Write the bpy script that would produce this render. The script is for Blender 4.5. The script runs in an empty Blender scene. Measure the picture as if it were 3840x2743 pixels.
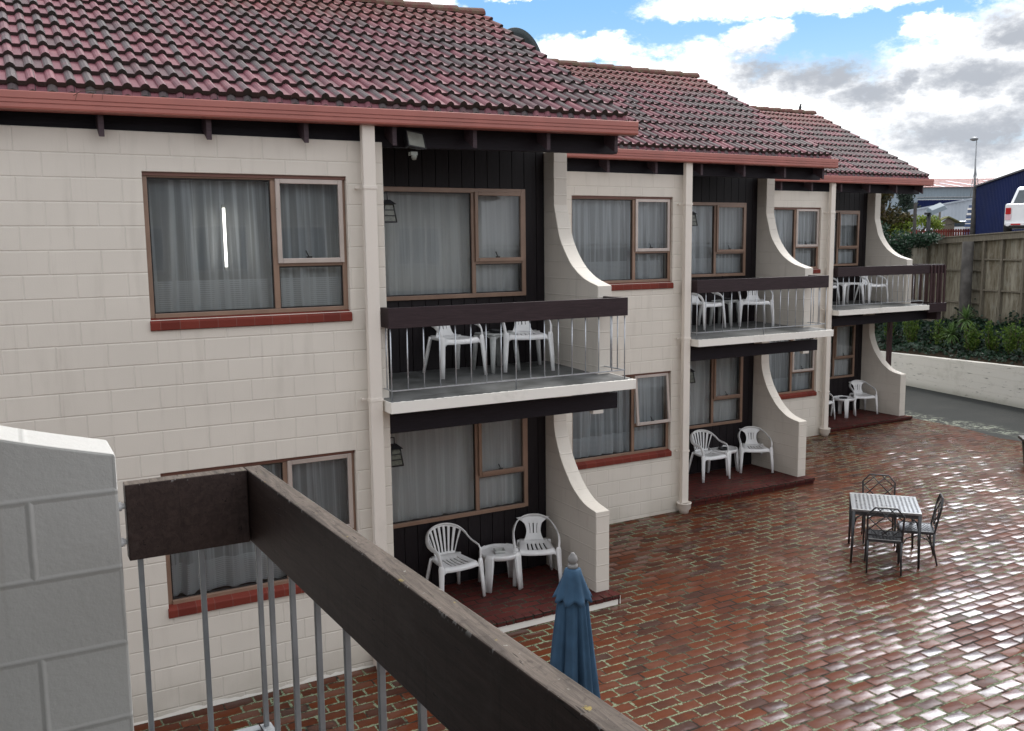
import bpy, bmesh, math, random
from mathutils import Vector, Matrix
random.seed(7)
R = math.radians
scene = bpy.context.scene
COL = scene.collection

# ------------------------------------------------------------------ mesh helper
class MB:
    def __init__(s): s.v = []; s.f = []; s.uv = {}; s.sm = set()
    def add(s, vs, fs, uvs=None, smooth=False):
        b = len(s.v); s.v.extend([tuple(p) for p in vs])
        for i, f in enumerate(fs):
            if uvs and uvs[i]: s.uv[len(s.f)] = uvs[i]
            if smooth: s.sm.add(len(s.f))
            s.f.append(tuple(b + k for k in f))
        return s
    def box(s, x0, x1, y0, y1, z0, z1, skip=''):
        vs = [(x0,y0,z0),(x1,y0,z0),(x1,y1,z0),(x0,y1,z0),(x0,y0,z1),(x1,y0,z1),(x1,y1,z1),(x0,y1,z1)]
        F = {'b':(0,3,2,1),'t':(4,5,6,7),'f':(0,1,5,4),'r':(1,2,6,5),'k':(2,3,7,6),'l':(3,0,4,7)}
        return s.add(vs, [f for k, f in F.items() if k not in skip])
    def hexa(s, vs):
        return s.add(vs, [(0,3,2,1),(4,5,6,7),(0,1,5,4),(1,2,6,5),(2,3,7,6),(3,0,4,7)])
    def prism(s, poly, axis, a, b):
        # poly: 2D pts; axis 'x': (y,z); 'y': (x,z); 'z': (x,y)
        def P(p, t): return (t,p[0],p[1]) if axis=='x' else ((p[0],t,p[1]) if axis=='y' else (p[0],p[1],t))
        n = len(poly); vs = [P(p,a) for p in poly] + [P(p,b) for p in poly]
        fs = [tuple(range(n))[::-1], tuple(range(n,2*n))] + [(i,(i+1)%n,n+(i+1)%n,n+i) for i in range(n)]
        return s.add(vs, fs)
    def tube(s, pts, r, n=8, smooth=True, cap=True):
        pts = [Vector(p) for p in pts]; rs = r if isinstance(r,(list,tuple)) else [r]*len(pts)
        vs = []; prev = None
        for i, p in enumerate(pts):
            t = (pts[min(i+1,len(pts)-1)] - pts[max(i-1,0)]).normalized()
            if prev is None:
                u = t.cross(Vector((0,0,1)))
                if u.length < 1e-3: u = t.cross(Vector((1,0,0)))
            else: u = prev - t*prev.dot(t)
            u.normalize(); prev = u; w = t.cross(u)
            for k in range(n):
                a = 2*math.pi*k/n; vs.append(p + (u*math.cos(a) + w*math.sin(a))*rs[i])
        fs = [(i*n+k, i*n+(k+1)%n, (i+1)*n+(k+1)%n, (i+1)*n+k) for i in range(len(pts)-1) for k in range(n)]
        s.add(vs, fs, smooth=smooth)
        if cap:
            b = len(s.v)-len(vs); m = len(pts)-1
            s.f.append(tuple(b+k for k in range(n))[::-1]); s.f.append(tuple(b+m*n+k for k in range(n)))
        return s
    def sweep(s, pts, w, t, up, cap=True, smooth=False):
        # rectangular section swept along pts; w along side, t along 'up'
        pts = [Vector(p) for p in pts]; n = len(pts)
        W = w if isinstance(w,(list,tuple)) else [w]*n; T = t if isinstance(t,(list,tuple)) else [t]*n
        UP = up if isinstance(up,list) else [up]*n
        vs = []
        for i, p in enumerate(pts):
            d = (pts[min(i+1,n-1)] - pts[max(i-1,0)]).normalized()
            u = Vector(UP[i]); u = (u - d*u.dot(d)).normalized(); sd = d.cross(u)
            a, b = sd*W[i]/2, u*T[i]/2; c = .28
            for (x, y) in ((-1,-1+c*2),(-1+c,-1),(1-c,-1),(1,-1+c*2),(1,1-c*2),(1-c,1),(-1+c,1),(-1,1-c*2)):
                vs.append(p + a*x + b*y)
        m = 8
        fs = [(i*m+k, i*m+(k+1)%m, (i+1)*m+(k+1)%m, (i+1)*m+k) for i in range(n-1) for k in range(m)]
        if cap: fs += [tuple(range(m))[::-1], tuple((n-1)*m+k for k in range(m))]
        return s.add(vs, fs, smooth=True)
    def lathe(s, prof, c=(0,0,0), n=24, rf=None, smooth=True):
        vs = []
        for (r, z) in prof:
            for k in range(n):
                a = 2*math.pi*k/n; q = r*(rf(a,z) if rf else 1)
                vs.append((c[0]+q*math.cos(a), c[1]+q*math.sin(a), c[2]+z))
        m = len(prof)
        fs = [(i*n+k, i*n+(k+1)%n, (i+1)*n+(k+1)%n, (i+1)*n+k) for i in range(m-1) for k in range(n)]
        return s.add(vs, fs, smooth=smooth)
    def disc(s, c, r, n=24, flip=False):
        vs = [(c[0]+r*math.cos(2*math.pi*k/n), c[1]+r*math.sin(2*math.pi*k/n), c[2]) for k in range(n)]
        return s.add(vs, [tuple(range(n))[::-1] if flip else tuple(range(n))])
    def grid(s, fn, us, vsx, mask=None, smooth=True):
        nu, nv = len(us), len(vsx); P = [fn(u,v) for v in vsx for u in us]
        fs = [(j*nu+i, j*nu+i+1, (j+1)*nu+i+1, (j+1)*nu+i) for j in range(nv-1) for i in range(nu-1) if mask is None or mask(i,j)]
        return s.add(P, fs, smooth=smooth)
    def xf(s, fn): s.v = [tuple(fn(*p)) for p in s.v]; return s
    def build(s, name, mat, parent=None, loc=None, rotz=0, bevel=0, solid=0, seg=2, merge=False):
        me = bpy.data.meshes.new(name); me.from_pydata(s.v, [], s.f)
        uvl = me.uv_layers.new(name='UVMap'); co = me.vertices
        for p in me.polygons:
            c = s.uv.get(p.index)
            n = p.normal; ax, ay, az = abs(n.x), abs(n.y), abs(n.z)
            for k, li in enumerate(p.loop_indices):
                if c: uvl.data[li].uv = c[k]; continue
                q = co[p.vertices[k]].co
                uvl.data[li].uv = (q.y,q.z) if ax>=ay and ax>=az else ((q.x,q.z) if ay>=az else (q.x,q.y))
            if p.index in s.sm: p.use_smooth = True
        me.materials.append(mat)
        o = bpy.data.objects.new(name, me); COL.objects.link(o)
        if parent: o.parent = parent
        if loc: o.location = loc
        o.rotation_euler.z = rotz
        if merge:
            bm = bmesh.new(); bm.from_mesh(me); bmesh.ops.remove_doubles(bm, verts=bm.verts, dist=1e-4); bm.to_mesh(me); bm.free()
        if solid:
            m = o.modifiers.new('thickness','SOLIDIFY'); m.thickness = solid; m.offset = 0
        if bevel:
            m = o.modifiers.new('edge','BEVEL'); m.width = bevel; m.segments = seg; m.limit_method = 'ANGLE'; m.angle_limit = R(35)
        return o

def tag(o, label=None, cat=None, group=None, kind=None):
    if label: o['label'] = label
    if cat: o['category'] = cat
    if group: o['group'] = group
    if kind: o['kind'] = kind
    return o
def thing(name, label, cat, loc=(0,0,0), rz=0, group=None):
    o = bpy.data.objects.new(name, None); COL.objects.link(o); o.location = loc; o.rotation_euler.z = rz
    o.empty_display_size = .2
    return tag(o, label, cat, group)
def dup(root, loc, rz, label, group=None):
    def cp(o, par):
        c = o.copy(); COL.objects.link(c); c.parent = par
        for ch in [k for k in bpy.data.objects if k.parent == o and k is not c]: cp(ch, c)
        return c
    r = cp(root, None); r.location = loc; r.rotation_euler.z = rz; r['label'] = label
    if group: r['group'] = group
    return r

# ------------------------------------------------------------------ node helper
class NT:
    def __init__(s, name):
        s.m = bpy.data.materials.new(name); s.m.use_nodes = True; s.t = s.m.node_tree; s.t.nodes.clear()
        s.out = s.t.nodes.new('ShaderNodeOutputMaterial')
    def n(s, typ, **kw):
        x = s.t.nodes.new(typ)
        for k, v in kw.items(): setattr(x, k, v)
        return x
    def set(s, sock, v):
        if isinstance(v, bpy.types.NodeSocket): s.t.links.new(v, sock)
        elif isinstance(v, (tuple, list)) and len(v) == 3 and len(sock.default_value) == 4: sock.default_value = (*v, 1)
        else: sock.default_value = v
    def math(s, op, a, b=0.0, c=0.0, clamp=False):
        x = s.n('ShaderNodeMath', operation=op, use_clamp=clamp); s.set(x.inputs[0], a); s.set(x.inputs[1], b); s.set(x.inputs[2], c); return x.outputs[0]
    def vmath(s, op, a, b=(0,0,0)):
        x = s.n('ShaderNodeVectorMath', operation=op); s.set(x.inputs[0], a)
        if op == 'SCALE': s.set(x.inputs['Scale'], b)
        else: s.set(x.inputs[1], b)
        return x.outputs['Value'] if op in ('LENGTH','DOT_PRODUCT','DISTANCE') else x.outputs[0]
    def mix(s, f, a, b, mode='MIX'):
        x = s.n('ShaderNodeMix', data_type='RGBA', blend_type=mode); s.set(x.inputs[0], f); s.set(x.inputs[6], a); s.set(x.inputs[7], b); return x.outputs[2]
    def ramp(s, f, a, b):   # smooth 0..1 between a and b
        x = s.n('ShaderNodeMapRange', interpolation_type='SMOOTHSTEP'); s.set(x.inputs[0], f); s.set(x.inputs[1], a); s.set(x.inputs[2], b); return x.outputs[0]
    def noise(s, vec, scale, detail=4, rough=.55, dist=0, dim='3D', col=False):
        x = s.n('ShaderNodeTexNoise', noise_dimensions=dim); s.set(x.inputs['Vector'], vec); s.set(x.inputs['Scale'], scale)
        s.set(x.inputs['Detail'], detail); s.set(x.inputs['Roughness'], rough); s.set(x.inputs['Distortion'], dist); return x.outputs[1 if col else 0]
    def white(s, vec, col=False):
        x = s.n('ShaderNodeTexWhiteNoise', noise_dimensions='2D'); s.set(x.inputs['Vector'], vec); return x.outputs['Color' if col else 'Value']
    def uv(s): return s.n('ShaderNodeTexCoord').outputs['UV']
    def obj(s): return s.n('ShaderNodeTexCoord').outputs['Object']
    def geo(s, k): return s.n('ShaderNodeNewGeometry').outputs[k]
    def sep(s, v):
        x = s.n('ShaderNodeSeparateXYZ'); s.set(x.inputs[0], v); return x.outputs
    def comb(s, x_, y_, z_=0.0):
        x = s.n('ShaderNodeCombineXYZ'); s.set(x.inputs[0], x_); s.set(x.inputs[1], y_); s.set(x.inputs[2], z_); return x.outputs[0]
    def mapping(s, v, sc=(1,1,1), loc=(0,0,0)):
        x = s.n('ShaderNodeMapping'); s.set(x.inputs[0], v); x.inputs['Scale'].default_value = sc; x.inputs['Location'].default_value = loc; return x.outputs[0]
    def bump(s, h, strength=.3, dist=.01, normal=None):
        x = s.n('ShaderNodeBump'); s.set(x.inputs['Height'], h); x.inputs['Strength'].default_value = strength; x.inputs['Distance'].default_value = dist
        if normal is not None: s.set(x.inputs['Normal'], normal)
        return x.outputs[0]
    def bsdf(s, col, rough=.6, metal=0.0, spec=.5, normal=None, coat=None, coat_rough=.1, sub=None):
        x = s.n('ShaderNodeBsdfPrincipled'); s.set(x.inputs['Base Color'], col); s.set(x.inputs['Roughness'], rough); s.set(x.inputs['Metallic'], metal)
        s.set(x.inputs['Specular IOR Level'], spec)
        if normal is not None: s.set(x.inputs['Normal'], normal)
        if coat is not None: s.set(x.inputs['Coat Weight'], coat); s.set(x.inputs['Coat Roughness'], coat_rough)
        return x.outputs[0]
    def done(s, sh): s.t.links.new(sh, s.out.inputs[0]); return s.m
    def bricks(s, uv, w, h, warp=0.0):
        """running bond: returns id vector, distance to nearest joint (m), fx, fy"""
        x, y, _ = s.sep(uv)
        if warp:
            nz = s.sep(s.noise(uv, 13, 3, col=True)); x = s.math('ADD', x, s.math('MULTIPLY', s.math('SUBTRACT', nz[0], .5), warp)); y = s.math('ADD', y, s.math('MULTIPLY', s.math('SUBTRACT', nz[1], .5), warp))
        yr = s.math('DIVIDE', y, h); row = s.math('FLOOR', yr)
        par = s.math('MULTIPLY', s.math('FLOORED_MODULO', row, 2.0), .5)
        xr = s.math('ADD', s.math('DIVIDE', x, w), par); col = s.math('FLOOR', xr)
        fx = s.math('SUBTRACT', xr, col); fy = s.math('SUBTRACT', yr, row)
        ex = s.math('MULTIPLY', s.math('MINIMUM', fx, s.math('SUBTRACT', 1.0, fx)), w)
        ey = s.math('MULTIPLY', s.math('MINIMUM', fy, s.math('SUBTRACT', 1.0, fy)), h)
        return s.comb(col, row), s.math('MINIMUM', ex, ey), fx, fy

MAT = {}
def simple(name, col, rough=.5, metal=0, spec=.5, var=.12, nscale=6, bump=0, bscale=60, coat=None):
    t = NT(name); o = t.obj(); f = t.noise(o, nscale, 5)
    c = t.mix(t.ramp(f, .3, .7), tuple(k*(1-var) for k in col), tuple(min(1,k*(1+var)) for k in col))
    nr = t.bump(t.noise(o, bscale, 4), bump, .004) if bump else None
    rr = t.math('ADD', rough-.06, t.math('MULTIPLY', f, .12))
    MAT[name] = t.done(t.bsdf(c, rr, metal, spec, nr, coat)); return MAT[name]

def mat_block(name, col, zoff=-.099, line=.14, rough=0):
    t = NT(name); uv = t.mapping(t.uv(), loc=(0,zoff,0)); bid, ed, fx, fy = t.bricks(uv, .4, .2, .004)
    o = t.obj(); rnd = t.white(bid)
    n1 = t.noise(o, 1.1, 4); n2 = t.noise(o, 90, 3); n3 = t.noise(t.mapping(o, (3,3,.5)), 2.0, 5)
    c = t.mix(t.ramp(n1, .3, .75), tuple(k*.93 for k in col), col)
    c = t.mix(t.math('MULTIPLY', rnd, .10), c, tuple(k*.8 for k in col))
    c = t.mix(t.math('MULTIPLY', t.ramp(n3, .52, .75), .20), c, (.42,.385,.33))
    n5 = t.noise(t.mapping(o, (9,9,.35)), 1.6, 5, .7); c = t.mix(t.math('MULTIPLY', t.ramp(n5, .58, .72), .22), c, (.36,.33,.28))
    zz = t.sep(o)[2]; c = t.mix(t.math('MULTIPLY', t.math('MULTIPLY', t.ramp(zz, -2.25, -2.75), t.ramp(n1, .35, .6)), .45), c, (.33,.30,.24))
    jn = t.math('MULTIPLY', t.ramp(ed, .0052, .0015), t.ramp(t.noise(o, 2.3, 3), .28, .5))
    c = t.mix(t.math('MULTIPLY', jn, line), c, tuple(k*.42 for k in col))
    h = t.math('ADD', t.math('MULTIPLY', t.ramp(ed, .0, .011), 1.0), t.math('MULTIPLY', n2, .22))
    h = t.math('ADD', h, t.math('MULTIPLY', rnd, .12))
    if rough: h = t.math('ADD', h, t.math('MULTIPLY', t.math('ADD', t.noise(o, 38, 5, .65), t.noise(o, 12, 3)), rough))
    MAT[name] = t.done(t.bsdf(c, .62, 0, .35, t.bump(h, .55, .006))); return MAT[name]
CREAM = (.735,.685,.61)
mat_block('painted_block', CREAM)
mat_block('foreground_block', (.62,.61,.58), zoff=-.102, line=.2, rough=.55)

def mat_paint(name, col, dirt=.35):
    t = NT(name); o = t.obj(); n = t.noise(o, 2.5, 6, .65); n2 = t.noise(o, 60, 3)
    c = t.mix(t.math('MULTIPLY', t.ramp(n, .55, .78), dirt), col, (.33,.31,.26))
    MAT[name] = t.done(t.bsdf(c, .55, 0, .4, t.bump(n2, .25, .003))); return MAT[name]
mat_paint('white_paint', (.84,.81,.75), .3); mat_paint('pipe_paint', (.74,.68,.61), .18)
mat_paint('grey_white_wall', (.66,.645,.60), .55)

# ---- roof tiles
EXP, PITCH = .318, .140
TH = math.atan(.525); YE, ZE = -.20, 2.845
t = NT('roof_tile'); uv = t.uv(); ux, vy, _ = t.sep(uv)
row = t.math('FLOOR', t.math('DIVIDE', vy, EXP)); rp = t.math('DIVIDE', ux, PITCH); rcol = t.math('FLOOR', rp)
fr = t.math('SUBTRACT', rp, rcol); tcol = t.math('FLOOR', t.math('DIVIDE', rcol, 2.0))
roll = t.math('MULTIPLY', t.ramp(fr, .0, .08), t.ramp(fr, .64, .54))
rt = t.white(t.comb(tcol, row)); rr_ = t.white(t.comb(t.math('ADD', rcol, 37.3), t.math('ADD', row, 11.7)))
n = t.noise(uv, 5, 5, .65); nf = t.noise(uv, 70, 3)
pink = t.mix(rt, (.245,.078,.100), (.165,.058,.076)); pink = t.mix(t.ramp(n, .45, .75), pink, (.31,.12,.135))
grey = t.mix(rt, (.055,.057,.06), (.10,.092,.09))
gm = t.math('MULTIPLY', t.math('MULTIPLY', roll, .85), t.ramp(rr_, .30, .50)); gm = t.math('MULTIPLY', gm, t.ramp(n, .24, .46))
c = t.mix(gm, pink, grey); c = t.mix(t.math('MULTIPLY', t.ramp(rt, .86, .9), .55), c, (.075,.066,.066))
c = t.mix(t.math('MULTIPLY', t.ramp(vy, 2.7, 3.7), .45), c, (.27,.06,.035))
odd = t.math('FLOORED_MODULO', rcol, 2.0); gl = t.math('MULTIPLY', t.math('MULTIPLY', t.ramp(fr, .40, .42), t.ramp(fr, .48, .455)), odd)
c = t.mix(t.math('MULTIPLY', gl, .85), c, (.012,.012,.012))
c = t.mix(t.math('MULTIPLY', nf, .3), c, (.05,.045,.045)); c = t.mix(t.math('MULTIPLY', t.ramp(t.noise(t.mapping(uv,(1.2,.25,1)), 3.0, 4, .6), .55, .75), .4), c, (.055,.05,.05)); c = t.mix(t.math('MULTIPLY', t.ramp(t.noise(uv, 26, 2), .76, .80), .7), c, (.02,.018,.018))
lip_shade = t.ramp(t.math('SUBTRACT', t.math('DIVIDE', vy, EXP), row), .045, .012)
c = t.mix(t.math('MULTIPLY', lip_shade, .9), c, (.014,.014,.009))  # shade on the tile lips painted in as near-black
MAT['roof_tile'] = t.done(t.bsdf(c, .56, 0, .4, t.bump(nf, .5, .005)))
t = NT('ridge_tile'); o = t.obj(); n = t.noise(o, 9, 6, .7)
c = t.mix(t.ramp(n, .4, .75), (.12,.042,.036), (.115,.105,.06)); MAT['ridge_tile'] = t.done(t.bsdf(c, .8, 0, .3, t.bump(n, .5, .01)))

# ---- timber
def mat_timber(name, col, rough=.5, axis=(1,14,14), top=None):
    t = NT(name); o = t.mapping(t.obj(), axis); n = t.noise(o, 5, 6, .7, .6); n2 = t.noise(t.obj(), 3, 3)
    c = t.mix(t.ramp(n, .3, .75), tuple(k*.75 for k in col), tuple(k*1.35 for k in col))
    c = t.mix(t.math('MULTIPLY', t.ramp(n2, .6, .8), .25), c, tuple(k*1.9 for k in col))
    r = rough
    if top:
        nz = t.sep(t.geo('Normal'))[2]; sp = t.noise(t.obj(), 26, 4, .7)
        w = t.mix(t.ramp(n, .32, .7), top, tuple(k*.42 for k in top)); w = t.mix(t.math('MULTIPLY', t.ramp(sp, .66, .70), .8), w, (.33,.25,.07))
        w = t.mix(t.math('MULTIPLY', t.ramp(t.noise(t.obj(), 11, 5), .62, .72), .8), w, (.16,.17,.11))
        m = t.ramp(t.math('ADD', nz, t.math('MULTIPLY', t.math('SUBTRACT', n, .5), .8)), .55, .8)
        c = t.mix(m, c, w); r = t.math('ADD', rough, t.math('MULTIPLY', m, .3))
    hb_ = n
    if top:
        ob = t.obj(); oz = t.sep(ob)[2]; ed = t.math('MULTIPLY', t.math('MULTIPLY', t.ramp(oz, .900, .909), t.ramp(nz, .97, .80)), t.ramp(t.math('ADD', t.noise(ob, 60, 4, .7), t.math('MULTIPLY', t.noise(ob, 5, 2), .25)), .70, .76)); c = t.mix(t.math('MULTIPLY', ed, .85), c, (.46,.44,.42)); c = t.mix(t.math('MULTIPLY', t.math('MULTIPLY', m, t.ramp(t.noise(ob, 70, 3, .6), .70, .74)), .6), c, (.42,.42,.37))
        v = t.noise(t.mapping(ob, (22,22,1.3)), 2.4, 5, .75); c = t.mix(t.math('MULTIPLY', t.ramp(v, .52, .70), .45), c, tuple(k*.35 for k in col)); c = t.mix(t.math('MULTIPLY', t.ramp(t.noise(ob, 4.5, 5, .7), .55, .75), .35), c, (.14,.115,.105))
        ck = t.ramp(t.noise(t.mapping(ob, axis), 9, 3, .5, 1.2), .66, .70); c = t.mix(t.math('MULTIPLY', ck, .75), c, (.012,.009,.008)); hb_ = t.math('SUBTRACT', n, ck)
    MAT[name] = t.done(t.bsdf(c, r, 0, .26, t.bump(hb_, .45, .004))); return MAT[name]
mat_timber('dark_beam', (.034,.021,.024), .5)
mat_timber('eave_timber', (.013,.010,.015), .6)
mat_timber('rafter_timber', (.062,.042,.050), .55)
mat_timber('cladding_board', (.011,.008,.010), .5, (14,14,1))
mat_timber('slat_timber', (.05,.026,.028), .5, (14,14,1))
mat_timber('foreground_beam', (.060,.039,.034), .5, (12,1.0,12), top=(.17,.138,.115))
mat_timber('picnic_timber', (.065,.06,.05), .5)
mat_timber('weathered_board', (.16,.142,.11), .8, (6,6,1))

# ---- metals, plastics
simple('gutter_metal', (.37,.125,.10), .38, 0, .5, .08, 2.5)
simple('galvanised', (.50,.52,.55), .42, .75, .5, .1, 30)
simple('grey_steel', (.30,.315,.33), .45, .35, .5, .15, 8)
simple('bronze_frame', (.265,.170,.122), .33, .15, .6, .1, 5)
simple('bronze_dark', (.17,.075,.055), .4, .1, .5, .1, 5)  # darker copy of the frame bronze, shade put into the colour
simple('pale_sash', (.50,.43,.39), .3, .25, .6, .06, 5)
simple('white_plastic', (.80,.80,.80), .32, 0, .5, .05, 6)
simple('grey_plastic', (.36,.37,.36), .4, 0, .5, .2, 8)
simple('black_metal', (.016,.016,.018), .35, .2, .5, .2, 20)
simple('cast_aluminium', (.040,.042,.046), .3, .35, .6, .3, 40)
simple('table_aluminium', (.25,.255,.26), .3, .7, .6, .25, 30)
simple('lantern_pane', (.085,.088,.07), .2, 0, .5, .3, 30)
simple('lamp_glass', (.24,.25,.22), .15, 0, .6, .1, 12)
simple('room_dark', (.32,.31,.30), .9)
simple('soil', (.05,.035,.022), .95, 0, .2, .4, 6, .6, 30)
simple('rubber', (.012,.012,.013), .8)
simple('car_white', (.80,.81,.82), .22, 0, .5, .02, 3, 0, 60, .8)
simple('car_glass', (.06,.075,.085), .06, 0, .6)
simple('tail_red', (.45,.01,.012), .15, 0, .6)
simple('tail_clear', (.70,.45,.50), .15, 0, .6)
simple('dish_grey', (.045,.062,.066), .55, .1, .4, .12, 3)
simple('blue_steel', (.006,.013,.062), .7, 0, .15, .15, .5)
simple('rust_roof', (.24,.10,.085), .7, 0, .3, .3, .6)
simple('pale_steel', (.22,.27,.31), .5, .1, .4, .1, .3)
simple('zinc_steel', (.36,.40,.45), .45, .25, .5, .12, .4)
simple('red_paint', (.17,.028,.018), .6, 0, .4, .25, 2)
simple('moss_roof', (.13,.13,.055), .9, 0, .2, .4, 5)
simple('pole_concrete', (.075,.07,.065), .8, 0, .3, .3, 4)
simple('hill_green', (.13,.17,.17), .9, 0, .1, .35, .06)
simple('yard_gravel', (.16,.15,.14), .9, 0, .3, .3, 1.5)
simple('blue_fabric', (.040,.088,.150), .85, 0, .25, .22, 5, .35, 22)
simple('finial_wood', (.22,.215,.21), .55, 0, .4, .15, 20)
simple('blue_tarp', (.02,.10,.25), .5)
simple('bark', (.09,.07,.05), .9, 0, .2, .4, 8, .5, 20)
simple('bird_black', (.008,.008,.009), .5)
simple('crate_blue', (.05,.09,.20), .6, 0, .3, .5, 4)
simple('weatherboard', (.55,.52,.42), .6)
def mat_leaf(name, a, b, spec=.35):
    t = NT(name); o = t.obj(); r = t.n('ShaderNodeNewGeometry').outputs['Random Per Island']; n = t.noise(o, 1.6, 3)
    c = t.mix(r, a, b); c = t.mix(t.ramp(n, .45, .7), c, tuple(k*.55 for k in a))
    bs = t.bsdf(c, .45, 0, spec); tr = t.n('ShaderNodeBsdfTranslucent'); t.set(tr.inputs[0], c)
    mx = t.n('ShaderNodeMixShader'); mx.inputs[0].default_value = .25; t.t.links.new(bs, mx.inputs[1]); t.t.links.new(tr.outputs[0], mx.inputs[2])
    MAT[name] = t.done(mx.outputs[0])
mat_leaf('ivy_leaf', (.010,.030,.014), (.030,.075,.040), .5); mat_leaf('shrub_leaf', (.030,.075,.013), (.14,.22,.035))
mat_leaf('sword_leaf', (.06,.12,.03), (.16,.26,.09)); mat_leaf('dark_leaf', (.016,.030,.022), (.05,.075,.05))
mat_leaf('bronze_leaf', (.020,.026,.010), (.10,.075,.022)); mat_leaf('lime_leaf', (.10,.16,.02), (.26,.33,.05))

# ---- sill tile
t = NT('sill_tile'); x, y, z = t.sep(t.uv()); fx = t.math('FRACT', t.math('DIVIDE', t.math('ADD', x, 5.0), .163)); e = t.math('MINIMUM', fx, t.math('SUBTRACT', 1.0, fx))
idn = t.white(t.comb(t.math('FLOOR', t.math('DIVIDE', t.math('ADD', x, 5.0), .163)), 0.0))
c = t.mix(idn, (.135,.026,.019), (.19,.038,.026)); sp = t.noise(t.obj(), 16, 2); c = t.mix(t.ramp(sp, .775, .785), c, (.6,.58,.55))
c = t.mix(t.math('MULTIPLY', t.ramp(e, .022, .008), .6), c, (.20,.12,.10))
MAT['sill_tile'] = t.done(t.bsdf(c, .62, 0, .18, t.bump(t.ramp(e, 0, .03), .5, .004)))

# ---- balcony slab concrete
t = NT('slab_concrete'); o = t.obj(); n = t.noise(o, 2.2, 6, .65, .5); n2 = t.noise(t.mapping(o,(.6,2.5,1)), 2.6, 5, .7)
c = t.mix(t.ramp(n, .3, .7), (.055,.058,.056), (.16,.165,.165)); c = t.mix(t.ramp(n2, .52, .72), c, (.035,.037,.034))
c = t.mix(t.math('MULTIPLY', t.ramp(t.noise(o, 120, 2), .72, .78), .5), c, (.4,.4,.4))
MAT['slab_concrete'] = t.done(t.bsdf(c, t.math('ADD', .32, t.math('MULTIPLY', n, .4)), 0, .5, t.bump(t.noise(o, 80, 3), .3, .003)))

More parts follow.
